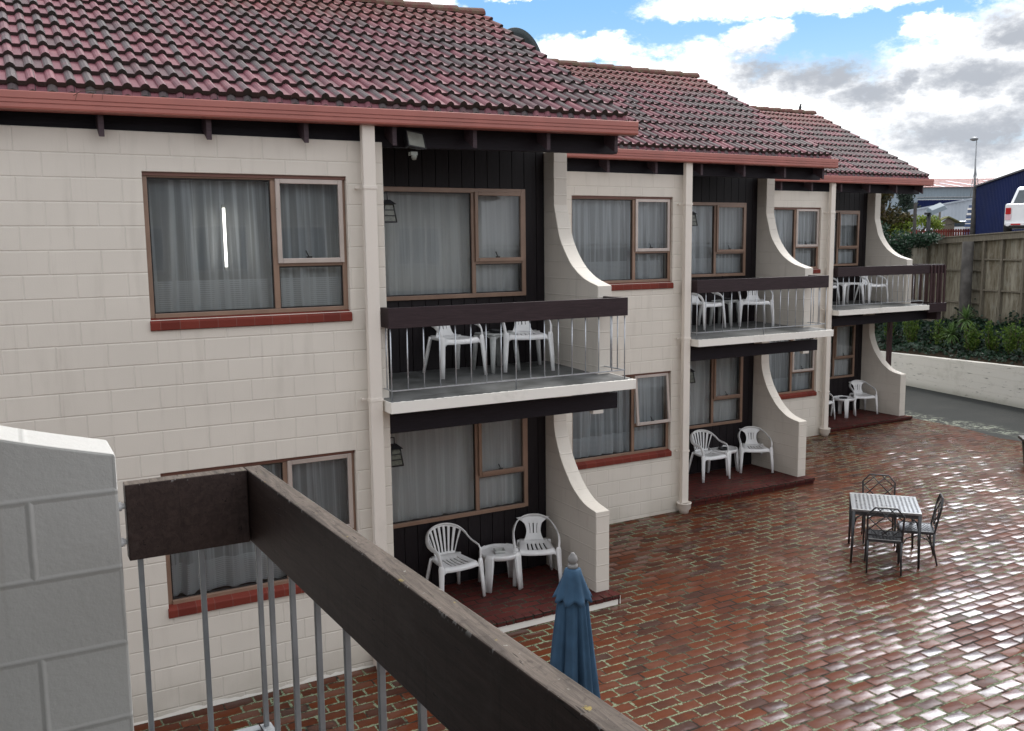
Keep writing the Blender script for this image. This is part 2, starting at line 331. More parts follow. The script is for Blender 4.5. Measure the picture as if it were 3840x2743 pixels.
# ---- paving (wet clay pavers, domed, lichen in the joints)
def mat_paving(name, cols, w, h, wet, moss, dome=1.0, offs=(0,0,0), coat=.75):
    t = NT(name); uv = t.mapping(t.uv(), loc=offs); bid, ed, fx, fy = t.bricks(uv, w, h, .022)
    rc = t.white(bid, True); r1, r2, r3 = t.sep(rc); r4 = t.white(t.vmath('ADD', bid, (17.3,5.1,0)))
    o = t.uv(); nb = t.noise(o, .55, 4, .6); nm = t.noise(o, 6, 5, .65); nf = t.noise(o, 55, 4, .7)
    c = t.mix(r1, cols[0], cols[1]); c = t.mix(t.math('MULTIPLY', t.ramp(r4, .76, .9), .75), c, cols[2]); c = t.mix(t.math('MULTIPLY', t.ramp(nm, .5, .75), .5), c, cols[3])
    c = t.mix(t.math('MULTIPLY', nf, .35), c, tuple(k*.45 for k in cols[0])); c = t.mix(t.math('MULTIPLY', t.ramp(t.noise(o, .9, 5, .65), .5, .72), .5), c, tuple(k*.4 for k in cols[1]))
    nj = t.noise(o, 34, 4, .7); big = t.noise(o, 1.1, 4, .65)
    jw = t.math('ADD', .0045, t.math('MULTIPLY', t.ramp(big, .40, .66), .008))
    edn = t.math('ADD', ed, t.math('MULTIPLY', t.math('SUBTRACT', nj, .5), .016))
    jm = t.ramp(edn, t.math('ADD', jw, .004), t.math('SUBTRACT', jw, .002))
    mcol = t.mix(t.ramp(t.noise(o, 60, 3), .36, .58), (.04,.05,.025), (.24,.29,.19))
    dark = (.030,.026,.022)
    lich = t.math('MULTIPLY', t.math('MULTIPLY', t.ramp(t.noise(o, 3.6, 4, .65), .40, .54), t.ramp(t.noise(o, .45, 3, .6), .36, .56)), moss)
    jc = t.mix(lich, dark, mcol)
    c = t.mix(jm, c, jc)
    # splashes of lichen creeping over the brick edges
    creep = t.math('MULTIPLY', t.ramp(t.math('ADD', t.noise(o, 15, 4, .7), t.math('MULTIPLY', t.ramp(ed, .035, .0), .20)), .70, .735), lich)
    c = t.mix(t.math('MULTIPLY', creep, .8), c, (.23,.27,.18))
    c = t.mix(t.math('MULTIPLY', t.ramp(t.noise(o, 24, 1.5), .805, .82), .75), c, (.45,.45,.40)); c = t.mix(t.math('MULTIPLY', t.ramp(t.noise(t.vmath('ADD', o, (7.3,2.1,0)), 16, 1.5), .80, .83), .8), c, (.02,.017,.012))
    h1 = t.math('MULTIPLY', t.ramp(ed, 0.0, .016), .22); sx = t.math('MULTIPLY', t.math('SINE', t.math('MULTIPLY', fx, math.pi)), t.math('SINE', t.math('MULTIPLY', fy, math.pi)))
    hh = t.math('ADD', h1, t.math('ADD', t.math('MULTIPLY', sx, .55*dome), t.math('MULTIPLY', nf, .10)))
    hh = t.math('ADD', hh, t.math('MULTIPLY', jm, t.math('MULTIPLY', nj, .4)))
    gn = t.geo('Normal'); tl = t.vmath('SCALE', t.vmath('SUBTRACT', rc, (.5,.5,.5)), .10*dome); tl = t.vmath('MULTIPLY', tl, (1,1,0))
    nn = t.vmath('NORMALIZE', t.vmath('ADD', gn, tl)); nr = t.bump(hh, .8, .010, nn)
    rg = t.math('ADD', wet, t.math('MULTIPLY', t.ramp(nb, .35, .7), .16)); rg = t.math('ADD', rg, t.math('MULTIPLY', nf, .12)); rg = t.math('ADD', rg, t.math('MULTIPLY', jm, .45)); rg = t.math('ADD', rg, t.math('MULTIPLY', r2, .08))
    sh = t.n('ShaderNodeBsdfPrincipled'); sh.inputs['Specular IOR Level'].default_value = .08; t.set(sh.inputs['Base Color'], c); t.set(sh.inputs['Roughness'], t.math('ADD', rg, .3)); t.set(sh.inputs['Normal'], nr)
    t.set(sh.inputs['Coat Weight'], t.math('MULTIPLY', t.math('MULTIPLY', t.math('SUBTRACT', 1.0, t.math('MULTIPLY', jm, .9)), t.math('ADD', .15, t.math('MULTIPLY', t.ramp(t.math('ADD', r3, t.math('MULTIPLY', nb, .6)), .45, 1.15), 1.0))), t.math('MULTIPLY', t.ramp(ed, .004, .030), coat))); t.set(sh.inputs['Coat Roughness'], t.math('MULTIPLY', rg, .42)); t.set(sh.inputs['Coat Normal'], nr); sh.inputs['Coat IOR'].default_value = 1.45
    MAT[name] = t.done(sh.outputs[0]); return MAT[name]
mat_paving('clay_paving', ((.128,.031,.009),(.080,.022,.010),(.036,.017,.013),(.165,.043,.011)), .276, .138, .09, 1.0)
mat_paving('patio_tile', ((.105,.026,.022),(.078,.023,.021),(.06,.02,.02),(.12,.035,.028)), .25, .125, .30, .12, .25, coat=.15)

# ---- asphalt with pale scum along the paving edge
t = NT('wet_asphalt'); o = t.obj(); x, y, z = t.sep(o); n = t.noise(o, 1.0, 5, .6); nf = t.noise(o, 130, 3, .7)
c = t.mix(n, (.014,.016,.016), (.036,.04,.04)); c = t.mix(t.math('MULTIPLY', nf, .4), c, (.06,.063,.06))
edge = t.math('SUBTRACT', x, t.math('ADD', 16.95, t.math('MULTIPLY', t.math('SUBTRACT', t.noise(o, .9, 3), .5), 1.2)))
band = t.ramp(t.math('ABSOLUTE', edge), .55, .05); sc = t.math('MULTIPLY', band, t.ramp(t.noise(o, 7, 6, .75), .47, .6))
sc2 = t.ramp(t.noise(o, 6, 6, .75), .70, .76)
c = t.mix(t.math('MULTIPLY', t.math('MAXIMUM', sc, sc2), .75), c, (.40,.43,.34))
MAT['wet_asphalt'] = t.done(t.bsdf(c, t.math('ADD', .5, t.math('MULTIPLY', n, .35)), 0, .12, t.bump(nf, .4, .006)))

# ---- fence ply
t = NT('stained_ply'); o = t.obj(); st = t.noise(t.mapping(o, (5,5,.7)), 1.6, 6, .7, .4); n = t.noise(o, 3, 5, .65); nf = t.noise(t.mapping(o,(30,30,2)), 2, 4)
c = t.mix(t.ramp(st, .3, .7), (.12,.10,.068), (.34,.32,.26)); c = t.mix(t.math('MULTIPLY', t.ramp(n, .5, .72), .75), c, (.27,.265,.225)); c = t.mix(t.math('MULTIPLY', t.ramp(t.noise(t.mapping(o,(7,7,1.2)), 2.2, 5, .7), .58, .7), .7), c, (.055,.045,.028))
c = t.mix(t.math('MULTIPLY', nf, .3), c, (.10,.075,.04))
MAT['stained_ply'] = t.done(t.bsdf(c, .85, 0, .2, t.bump(nf, .3, .004)))

# ---- glass and curtains
def mat_glass(name, ior, tint):
    t = NT(name); tr = t.n('ShaderNodeBsdfTransparent'); tr.inputs[0].default_value = (*tint,1); gl = t.n('ShaderNodeBsdfGlossy'); gl.inputs['Roughness'].default_value = .0
    o = t.obj(); nr = t.bump(t.noise(o, 1.3, 2), .05, .02); t.set(gl.inputs['Normal'], nr)
    fr = t.n('ShaderNodeFresnel'); fr.inputs[0].default_value = ior; mx = t.n('ShaderNodeMixShader'); t.t.links.new(fr.outputs[0], mx.inputs[0]); t.t.links.new(tr.outputs[0], mx.inputs[1]); t.t.links.new(gl.outputs[0], mx.inputs[2])
    MAT[name] = t.done(mx.outputs[0])
mat_glass('window_glass', 1.62, (.90,.93,.94))
simple('ash_glass', (.42,.43,.41), .12, 0, .7)
def mat_curtain(name, lo, hi, hem, col=(.86,.885,.905)):
    t = NT(name); lw = t.n('ShaderNodeLayerWeight'); lw.inputs[0].default_value = .5
    z = t.sep(t.uv())[1]; x = t.sep(t.uv())[0]
    st = t.math('ADD', .5, t.math('MULTIPLY', t.math('SINE', t.math('MULTIPLY', z, 330.0)), .5))
    fac = t.math('MAXIMUM', t.ramp(lw.outputs['Facing'], .05, .62), t.math('MULTIPLY', t.ramp(t.noise(t.comb(t.math('ADD', x, t.math('MULTIPLY', z, .012)), t.math('MULTIPLY', z, .012)), 11, 3, .7, dim='2D'), .46, .62), .85))
    op = t.math('ADD', lo, t.math('MULTIPLY', fac, hi-lo))
    hm = t.ramp(z, hem+.004, hem-.004)                     # v = metres above the curtain's foot
    op = t.math('ADD', op, t.math('MULTIPLY', hm, t.math('ADD', .12, t.math('MULTIPLY', st, .30))))
    df = t.n('ShaderNodeBsdfDiffuse'); t.set(df.inputs[0], col); tl = t.n('ShaderNodeBsdfTranslucent'); t.set(tl.inputs[0], col)
    m1 = t.n('ShaderNodeMixShader'); m1.inputs[0].default_value = .3; t.t.links.new(df.outputs[0], m1.inputs[1]); t.t.links.new(tl.outputs[0], m1.inputs[2])
    tp = t.n('ShaderNodeBsdfTransparent'); m2 = t.n('ShaderNodeMixShader'); t.set(m2.inputs[0], t.math('MINIMUM', op, 1.0)); t.t.links.new(tp.outputs[0], m2.inputs[1]); t.t.links.new(m1.outputs[0], m2.inputs[2])
    MAT[name] = t.done(m2.outputs[0])
mat_curtain('sheer_curtain', .58, 1.0, .30); mat_curtain('net_curtain', .84, 1.0, .0, (.94,.94,.93))
t = NT('tube_light'); em = t.n('ShaderNodeEmission'); em.inputs[0].default_value = (1,.96,.88,1); em.inputs[1].default_value = 2.5; MAT['tube_light'] = t.done(em.outputs[0])  # emission for the added glare strip
M = MAT

# ------------------------------------------------------------------ window builder (thing > window > sub-parts)
def curtain(parent, x0, x1, z0, z1, y, mat, seed, amp=.045, gap=None):
    rnd = random.Random(seed); ph = [rnd.uniform(0,6.28) for _ in range(6)]; fq = rnd.uniform(30, 40)
    bulge = [rnd.uniform(-.6,.6) for _ in range(4)]
    nx = int((x1-x0)/.009); us = [x0+(x1-x0)*i/nx for i in range(nx+1)]; vs = [0,.05,.12,.3,.5,.75,.9,1]
    m = MB()
    def fn(u, v):
        q = (u-x0)/(x1-x0); k = 1-v
        w = u + .05*k*math.sin(3.3*u+ph[0]) + .022*k*math.sin(9*u+ph[4])
        loc = .55 + .45*math.sin(4.1*u+ph[1])*math.sin(1.7*u+ph[5])
        a = math.sin(fq*w+ph[2]) + .5*math.sin(fq*.47*w+ph[3]) + .35*math.sin(fq*1.9*w+ph[1])
        return (u, y + amp*loc*(.45+.55*k)*a, z0+(z1-z0)*v)
    n0 = len(m.f); m.grid(fn, us, vs)
    nu = len(us)
    for fi in range(len(m.f)):
        m.uv[fi] = [(m.v[i][0], m.v[i][2]-z0) for i in m.f[fi]]
    return m.build('curtain', mat, parent)

def window(parent, x0, x1, z0, z1, y, mx, tz, cur='sheer_curtain', seed=1, sashm='pale_sash', opened=0.0, fw=.045, proud=False, lower_curtain=0):
    """frame plane front at y, depth towards +y; mx mullion centre, tz transom centre (right half)"""
    d0, d1 = y, y+.06; m = MB(); mw = .026
    m.box(x0, x0+fw, d0, d1, z0, z1).box(x1-fw, x1, d0, d1, z0, z1).box(x0+fw, x1-fw, d0, d1, z1-fw, z1).box(x0+fw, x1-fw, d0-.012, d1, z0, z0+fw*.9)
    m.box(mx-mw, mx+mw, d0-.002, d1, z0+fw*.9, z1-fw).box(mx+mw, x1-fw, d0+.004, d1, tz-.022, tz+.022)
    fr = m.build('window', M['bronze_frame'], parent, bevel=.004)
    # awning sash
    a0, a1, b0, b1 = mx+mw-.012, x1-fw+.012, tz+.006, z1-fw+.012; s = MB(); sw = .042
    L = lambda: None
    s.box(0, sw, -.028, .01, b0-b1, 0).box(a1-a0-sw, a1-a0, -.028, .01, b0-b1, 0).box(sw, a1-a0-sw, -.028, .01, -sw, 0).box(sw, a1-a0-sw, -.030, .01, b0-b1, b0-b1+sw*1.1)
    g = MB(); g.add([(sw*.8,-.006,b0-b1+sw*.8),(a1-a0-sw*.8,-.006,b0-b1+sw*.8),(a1-a0-sw*.8,-.006,-sw*.8),(sw*.8,-.006,-sw*.8)], [(0,1,2,3)])
    h = MB(); xm = (a1-a0)*.46; h.tube([(xm,-.012,b0-b1+sw+.015),(xm-.03,-.018,b0-b1+sw+.075)], .006, 6); h.box(xm-.025, xm+.03, -.02, -.006, b0-b1+sw*1.1, b0-b1+sw*1.1+.016)
    rot = Matrix.Rotation(-opened, 4, 'X')
    for mb in (s, g, h): mb.xf(lambda x,y_,z: tuple(rot @ Vector((x,y_,z)) + Vector((a0, y, b1))))
    sash = s.build('sash', M[sashm], fr, bevel=.004); g.build('pane', M['window_glass'], fr); h.build('handle', M['black_metal'], fr)
    p = MB(); yg = y+.03
    for (xa,xb,za,zb) in ((x0+fw*.9, mx-mw*.9, z0+fw*.8, z1-fw*.9),(mx+mw*.9, x1-fw*.9, z0+fw*.8, tz-.02)):
        p.add([(xa,yg,za),(xb,yg,za),(xb,yg,zb),(xa,yg,zb)], [(0,1,2,3)])
    p.build('pane', M['window_glass'], fr)
    # dark inner bead round the fixed lights
    bd = MB()
    for (xa,xb,za,zb) in ((x0+fw, mx-mw, z0+fw*.9, z1-fw),(mx+mw, x1-fw, z0+fw*.9, tz-.022)):
        e = .012
        bd.box(xa, xa+e, yg-.008, yg-.001, za, zb).box(xb-e, xb, yg-.008, yg-.001, za, zb).box(xa+e, xb-e, yg-.008, yg-.001, zb-e, zb).box(xa+e, xb-e, yg-.008, yg-.001, za, za+e)
    bd.build('glazing_bead', M['black_metal'], fr)
    curtain(fr, x0+.01, x1-.01, z0+.02, z1-.05, y+.16, M[cur], seed)
    return fr

# ------------------------------------------------------------------ one motel block in its own coordinates
def spline(pts, sub=6):
    out = []
    for i in range(len(pts)-1):
        p0, p1, p2, p3 = (pts[max(i-1,0)], pts[i], pts[i+1], pts[min(i+2,len(pts)-1)])
        for k in range(sub):
            u = k/sub; out.append(tuple(.5*((2*b)+(-a+c)*u+(2*a-5*b+4*c-d)*u*u+(-a+3*b-3*c+d)*u**3) for a,b,c,d in zip(p0,p1,p2,p3)))
    out.append(pts[-1]); return out
UPC = [(.19,1.027),(.478,1.108),(.69,1.222),(.86,1.375),(1.0,1.57),(1.08,1.782),(1.137,1.98)]
LOC = [(.225,-1.643),(.505,-1.585),(.733,-1.452),(.909,-1.274),(1.055,-1.06),(1.15,-.82),(1.174,-.60)]
XC, YR = 1.355, 1.36           # recess corner, recess back wall
GB = lambda x: -2.768+.0066*x  # courtyard level

def wall_with_holes(m, x0, x1, z0, z1, holes, y0, y1):
    """front wall slab y0..y1 with rectangular holes [(xa,xb,za,zb)] stacked vertically"""
    xa, xb = holes[0][0], holes[0][1]
    m.box(x0, xa, y0, y1, z0, z1, 'r' ).box(xb, x1, y0, y1, z0, z1, 'l')
    zs = z0
    for h in sorted(holes, key=lambda q: q[2]):
        m.box(xa, xb, y0, y1, zs, h[2], 'lr'); zs = h[3]
    m.box(xa, xb, y0, y1, zs, z1, 'lr')
    for h in holes:  # reveals
        m.add([(xa,y0,h[2]),(xa,y1,h[2]),(xa,y1,h[3]),(xa,y0,h[3])], [(0,1,2,3)]); m.add([(xb,y0,h[2]),(xb,y0,h[3]),(xb,y1,h[3]),(xb,y1,h[2])], [(0,1,2,3)])

def make_block(idx, loc, label):
    T = thing('motel_block', label, 'motel building', loc, 0, 'stepped motel blocks')
    XL = -3.6 if idx == 0 else -1.87
    tilt = (lambda x,y,z: (x, y, z-.0125*(4.2-x))) if idx == 0 else (lambda x,y,z: (x,y,z))
    gz = lambda x: GB(x+loc[0])-loc[2]
    # --- walls
    m = MB(); WT = 2.55
    wall_with_holes(m, XL, XC, -3.0, 2.50, [(-.8385,.9826,.885,2.165),(-.8385,.9826,-1.745,-.4866)], 0, .19)
    m.box(XC-.19, XC, .19, YR, -3.0, 2.50, 'f')
    m.box(3.99, 4.18, 1.5, 6.6, -3.0, 2.75); m.box(XL, 4.18, 6.41, 6.6, -3.0, 2.75)
    m.prism([(1.5,2.75),(6.6,2.75),(3.31,4.45)], 'x', 4.03, 4.13)
    if idx == 0: m.box(XL-.19, XL, 0, 6.6, -3.0, 2.5)
    if idx: m.box(XL, XL+.19, .19, 6.41, -3.0, 2.6)
    m.build('wall', M['painted_block'], T, bevel=.004, seg=1)
    if idx == 0:    # drips of white paint along the foot of the wall
        rnd = random.Random(3); f = MB(); n = 90; xs = [XL+(XC-XL)*i/n for i in range(n+1)]
        P = [(x,-.0035,gz(x)-.02) for x in xs]+[(x,-.0035,gz(x)+.018+.028*rnd.random()*(.4+math.sin(x*3)**2)) for x in xs]
        f.add(P, [(i,i+1,n+2+i,n+1+i) for i in range(n)]); f.build('wall_foot', M['white_paint'], T)
    # --- recess cladding boards
    c = MB(); bw, x = .168, XC
    hz = [(.885,2.172),(-1.79,-.47)]
    while x < 3.99:
        xb = min(x+bw, 3.99)-.009
        if xb > 3.70: segs = [(-2.62,-.10),(.04,2.75)]
        else: segs = [(-2.62,hz[1][0]),(.04,hz[0][0]),(hz[0][1],2.75),(hz[1][1],-.10)]
        for a,b in segs:
            if x < 3.70 < xb and len(segs)==2: pass
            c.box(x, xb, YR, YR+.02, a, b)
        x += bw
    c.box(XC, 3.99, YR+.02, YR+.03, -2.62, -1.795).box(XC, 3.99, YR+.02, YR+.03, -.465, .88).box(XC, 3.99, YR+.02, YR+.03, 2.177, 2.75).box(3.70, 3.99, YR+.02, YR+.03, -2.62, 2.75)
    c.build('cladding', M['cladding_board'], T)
    # --- dark rooms behind the glass
    for (xa, xb, ya, yb) in ((-1.6 if idx else -2.6, XC-.2, .20, 3.2),(XC+.01, 3.97, YR+.05, 3.4)):
        for (za, zb) in ((-2.7,-.2),(.0,2.48)):
            r = MB(); r.box(xa, xb, ya, yb, za, zb, 'f'); r.build('room', M['room_dark'], T)
    # --- windows
    w1 = window(T, -.8385, .9826, .897, 2.165, .055, .297, 1.351, 'sheer_curtain', 11+idx*5)
    w2 = window(T, -.8385, .9826, -1.735, -.4866, .055, .297, -1.29, 'sheer_curtain', 12+idx*5, opened=(R(5.5) if idx==1 else 0))
    for w, zt in ((w1,.904),(w2,-1.722)):
        s = MB(); s.prism([(.07,zt),(-.020,zt-.030),(-.028,zt-.040),(-.028,zt-.108),(-.002,zt-.114),(.0,zt-.05),(.07,zt-.02)], 'x', -.845, .99)
        s.build('sill', M['sill_tile'], w, bevel=.005)
        hd = MB(); hd.box(-.838, .982, .03, .054, (2.165 if w is w1 else -.4866)-.03, (2.165 if w is w1 else -.4866)-.001); hd.build('head_flashing', M['bronze_dark'], w)  # dark strip painting the shade along the top of the frame
    net = 'net_curtain'
    window(T, XC+.02, 3.70, .885, 2.172, YR-.035, 2.985, 1.303, 'sheer_curtain' if idx else net, 13+idx*5, fw=.055, sashm='bronze_frame')
    window(T, XC+.02, 3.70, -1.79, -.47, YR-.035, 2.985, -1.31, net, 14+idx*5, fw=.055, sashm='bronze_frame')
    # --- wing wall
    up, lo = spline(UPC), spline(LOC)
    poly = [(1.5,-3.0),(.225,-3.0)] + lo + [(1.174,-.05),(.19,-.05)] + up + [(1.137,2.62),(1.5,2.62)]
    w = MB(); w.prism(poly, 'x', 3.99, 4.181); w.build('wing_wall', M['painted_block'], T, bevel=.004, seg=1)
    # --- balcony slab and its white edge
    s = MB(); X0, X1 = 1.258, 4.148; s.hexa([(X0,-.308,-.10),(X1,-.308,-.10),(X1,YR,-.10),(X0,YR,-.10),(X0,-.308,-.004),(X1,-.308,-.004),(X1,YR,.05),(X0,YR,.05)])
    s2 = s.build('balcony_slab', M['slab_concrete'], T)
    e = MB(); zz = lambda y: -.004+(y+.308)/(YR+.308)*.054; f0 = -.32
    e.box(1.247, 4.158, f0, -.308, -.10, .0).box(1.247, 1.258, -.308, 0.0, -.10, .004); e.hexa([(4.148,-.308,-.10),(4.158,-.308,-.10),(4.158,.9,-.10),(4.148,.9,-.10),(4.148,-.308,.0),(4.158,-.308,.0),(4.158,.9,.037),(4.148,.9,.037)])
    rnd = random.Random(idx+20); n = 120; xs = [1.247+(4.158-1.247)*i/n for i in range(n+1)]
    P = [(x,-.32,.0015) for x in xs]+[(x,-.305+max(0,rnd.gauss(.010,.012)),.0035+.001) for x in xs]
    e.add(P, [(i,i+1,n+2+i,n+1+i) for i in range(n)])
    e.box(1.247, 4.158, -.3195, YR, -.104, -.1005)
    e.build('slab_edge', M['white_paint'], s2, bevel=0)
    # --- beam under the slab
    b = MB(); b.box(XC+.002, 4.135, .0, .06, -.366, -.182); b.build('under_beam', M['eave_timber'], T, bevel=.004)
    b = MB(); b.box(3.80, 3.94, .0, .08, -.41, -.367)
    if idx < 2: b.build('junction_box', M['white_paint'], T, bevel=.006)  # small pale box below the end of the under beam
    # --- hand rail and balusters
    HX1 = 4.107 if idx < 2 else 4.76
    h = MB(); h.box(1.282, HX1, -.232, -.182, .713, .913).box(1.284, 1.33, -.182, -.004, .716, .910)
    if idx < 2: h.box(4.058, 4.105, -.182, .186, .716, .910)
    hr = h.build('handrail', M['dark_beam'], T, bevel=.004)
    h = MB(); h.box(1.296, 4.09, -.213, -.201, .095, .107).box(1.300, 1.312, -.201, -.002, .095, .107).box(4.075, 4.087, -.201, .19, .095, .107)
    h.build('bottom_rail', M['galvanised'], hr)
    for k in range(17):
        x = 1.302+(4.081-1.302)*k/16; z0 = .0 if k in (0,8,16) else .107
        q = MB(); q.tube([(x,-.207,z0-.0),(x,-.207,.72)], .0068, 8); q.build('baluster', M['galvanised'], hr)
    for (x,y) in ((1.306,-.075),(4.081,-.07),(4.081,.065)):
        q = MB(); q.tube([(x,y,.107),(x,y,.72)], .0068, 8); q.build('baluster', M['galvanised'], hr)
    # --- patio
    p = MB(); px = 4.20; zp = -2.62
    p.box(XC, px, .045, YR+.0, zp-.25, zp-.004); pt = p.build('patio', M['patio_tile'], T)
    p = MB(); nb = 24
    for k in range(nb):
        xa = XC+(px-XC)*k/nb; xb = XC+(px-XC)*(k+1)/nb-.006; rr = random.Random(k).uniform(-.004,.004)
        p.box(xa, xb, .012, .118, zp-.052+rr*.5, zp+.002+rr)
    p.build('edge_brick', M['patio_tile'], pt, bevel=.006)
    if idx == 0:
        p = MB(); p.box(XC, 4.17, .026, .0449, zp-.24, zp-.054).box(4.17+.0305, 4.21, .03, 1.5, zp-.24, zp-.02); p.build('riser', M['white_paint'], pt)
    # --- eaves: beam, rafters, soffit, gutter
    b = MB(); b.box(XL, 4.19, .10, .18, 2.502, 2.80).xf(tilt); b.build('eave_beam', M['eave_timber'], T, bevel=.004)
    sl = .525
    k = 0
    while 4.03-.862*k > XL:
        x = 4.03-.862*k; k += 1
        q = MB(); q.prism([(-.108,2.495),(.62,2.495+sl*.728),(.62,2.70+sl*.728),(-.108,2.70)], 'x', x-.022, x+.022).xf(tilt); q.build('rafter', M['rafter_timber'], T, bevel=.004)
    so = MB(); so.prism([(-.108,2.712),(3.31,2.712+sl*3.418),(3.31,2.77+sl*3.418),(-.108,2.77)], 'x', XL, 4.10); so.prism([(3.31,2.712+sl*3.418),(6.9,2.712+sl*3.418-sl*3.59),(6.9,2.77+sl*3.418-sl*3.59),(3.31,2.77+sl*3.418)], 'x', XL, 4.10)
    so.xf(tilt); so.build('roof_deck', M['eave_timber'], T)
    b = MB(); b.prism([(-.16,2.715),(3.31,2.715+sl*3.47),(3.31,2.86+sl*3.47),(-.16,2.83)], 'x', 4.10, 4.125).xf(tilt); b.build('barge_board', M['eave_timber'], T)
    gp = [(-.235,2.812),(-.230,2.818),(-.222,2.815),(-.222,2.80),(-.125,2.80),(-.112,2.80),(-.112,2.672),(-.214,2.672),(-.230,2.679),(-.235,2.692),(-.235,2.716),(-.227,2.719),(-.227,2.726),(-.235,2.729),(-.235,2.752),(-.227,2.755),(-.227,2.760),(-.235,2.763)]
    g = MB(); g.prism(gp, 'x', XL, 4.233).xf(tilt); g.build('gutter', M['gutter_metal'], T)
    # --- downpipe
    d = MB(); d.box(1.100, 1.226, -.158, -.085, gz(1.15)+.16, 2.69)
    dp = d.build('downpipe', M['pipe_paint'], T, bevel=.008)
    d = MB()
    for z in (2.06, .02, -1.75): d.box(1.094, 1.232, -.164, -.080, z-.016, z+.016).box(1.045, 1.094, -.062, -.052, z-.009, z+.009).box(1.060, 1.075, -.055, .0, z-.009, z+.009)
    d.build('pipe_bracket', M['pipe_paint'], dp, bevel=.002)
    d = MB(); zg = gz(1.15); d.lathe([(.068,0),(.072,.0),(.082,.05),(.108,.075),(.112,.15),(.118,.155),(.118,.17),(.108,.172),(.10,.15),(.0,.13)], (1.163,-.125,zg), 28); d.build('gully_dish', M['pipe_paint'], dp)
    # --- tiles
    random.seed(50+idx); t_ = MB(); TS = [0,.05,.13,.29,.45,.53,.58,.64,.94]
    xL, xR = XL, 4.14; np_ = int((xR-xL)/PITCH); cs, sn = math.cos(TH), math.sin(TH)
    xs = []
    for i in range(np_+1):
        for tt in TS: xs.append(xR-.5*PITCH-(np_-i)*PITCH + tt*PITCH)
    xs = [x for x in xs if x <= xR+1e-6]
    hh = lambda x: .036*max(0, math.sin(math.pi*(((x-(xR-.5*PITCH)+1e-7)/PITCH) % 1.0)/.58))**.8 if ((x-(xR-.5*PITCH)+1e-7)/PITCH) % 1.0 < .58 else 0.0
    for j in range(13):
        s0, s1 = j*EXP-.27, (j+1)*EXP-.27+.03
        if j == 12: s1 = 12*EXP-.04
        jit = {}
        A = []; B = []; C_ = []; UA=[]; UB=[]; 
        for x in xs:
            tid = math.floor((x-.001-(xR-.5*PITCH))/(2*PITCH)); jz, js = jit.setdefault(tid, (random.gauss(0,.0032), random.gauss(0,.0045)))
            uu = x-(xR-.5*PITCH)+40*PITCH
            for lst, s_, lift in ((C_, s0+js, .002+hh(x)*.55), (A, s0+js, .040+hh(x)+jz), (B, s1, .004+hh(x)*.9)):
                lst.append((x, YE+s_*cs-lift*sn, ZE+s_*sn+lift*cs)); 
            UA.append((uu, j*EXP+.001+.022)); UB.append((uu, j*EXP+EXP-.002))
        if j == 0:
            A = [(x, YE+.02+.0, ZE-.035+hh(x)*.8) for x in xs]; C_ = [(x, y, z-.03) for x, y, z in A]
        n = len(xs); V = C_+A+B
        fs, us = [], []
        for i in range(n-1):
            fs.append((i,i+1,n+i+1,n+i)); us.append([(UA[i][0],j*EXP+.002),(UA[i+1][0],j*EXP+.002),(UA[i+1][0],j*EXP+.006),(UA[i][0],j*EXP+.006)])
            fs.append((n+i,n+i+1,2*n+i+1,2*n+i)); us.append([UA[i],UA[i+1],UB[i+1],UB[i]])
        # verge end
        fs.append((n-1,3*n-1,2*n-1)); us.append([(UA[-1][0],j*EXP+.004)]*3)
        t_.add(V, fs, us)
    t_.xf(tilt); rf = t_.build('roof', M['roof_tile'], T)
    bk = MB(); bk.add([(XL,3.31,ZE+.525*3.51),(xR,3.31,ZE+.525*3.51),(xR,6.9,ZE-.04),(XL,6.9,ZE-.04)], [(0,1,2,3)]).xf(tilt); bk.build('back_slope', M['roof_tile'], rf)
    rc = MB(); x = xR+.02; zr = ZE+.525*3.51-.03
    while x > XL:
        L_ = .40; a0, a1 = x-L_-.04, x; n = 9; vs = []
        for (xx, r_, dz) in ((a1,.112,.012),(a1-.03,.112,.012),(a0,.10,.0)):
            for k in range(n): a = math.pi*k/(n-1); vs.append((xx, 3.31-math.cos(a)*r_*1.15, zr+dz-.012+math.sin(a)*r_))
        fs = [(i*n+k, i*n+k+1, (i+1)*n+k+1, (i+1)*n+k) for i in range(2) for k in range(n-1)] + [tuple(range(n))]
        rc.add(vs, fs); x -= L_
    rc.xf(tilt); rc.build('ridge_cap', M['ridge_tile'], rf)
    # --- lanterns on the recess side wall
    for z in (1.86,-.60):
        l = MB(); y = .125; xw = XC
        l.box(xw, xw+.012, y-.03, y+.03, z-.0, z+.16).tube([(xw+.01,y,z+.12),(xw+.05,y,z+.17),(xw+.085,y,z+.165)], .007, 6).tube([(xw+.085,y,z+.17),(xw+.085,y,z+.10)], .006, 6)
        def pyr(zb, rb, zt, rt): l.hexa([(xw+.085+sx*rb, y+sy*rb, zb) for sx,sy in ((-1,-1),(1,-1),(1,1),(-1,1))]+[(xw+.085+sx*rt, y+sy*rt, zt) for sx,sy in ((-1,-1),(1,-1),(1,1),(-1,1))])
        pyr(z+.055,.070,z+.10,.022); pyr(z-.125,.072,z-.11,.072)
        for sx,sy in ((-1,-1),(1,-1),(1,1),(-1,1)): l.tube([(xw+.085+sx*.046,y+sy*.046,z+.055),(xw+.085+sx*.068,y+sy*.068,z-.115)], .006, 5)
        for zz_, rr in ((z-.0,.054),(z-.055,.061)): 
            for s_ in (-1,1): l.box(xw+.085-rr, xw+.085+rr, y+s_*rr-.003, y+s_*rr+.003, zz_-.004, zz_+.004).box(xw+.085+s_*rr-.003, xw+.085+s_*rr+.003, y-rr, y+rr, zz_-.004, zz_+.004)
        lo_ = l.build('wall_lantern', M['black_metal'], T)
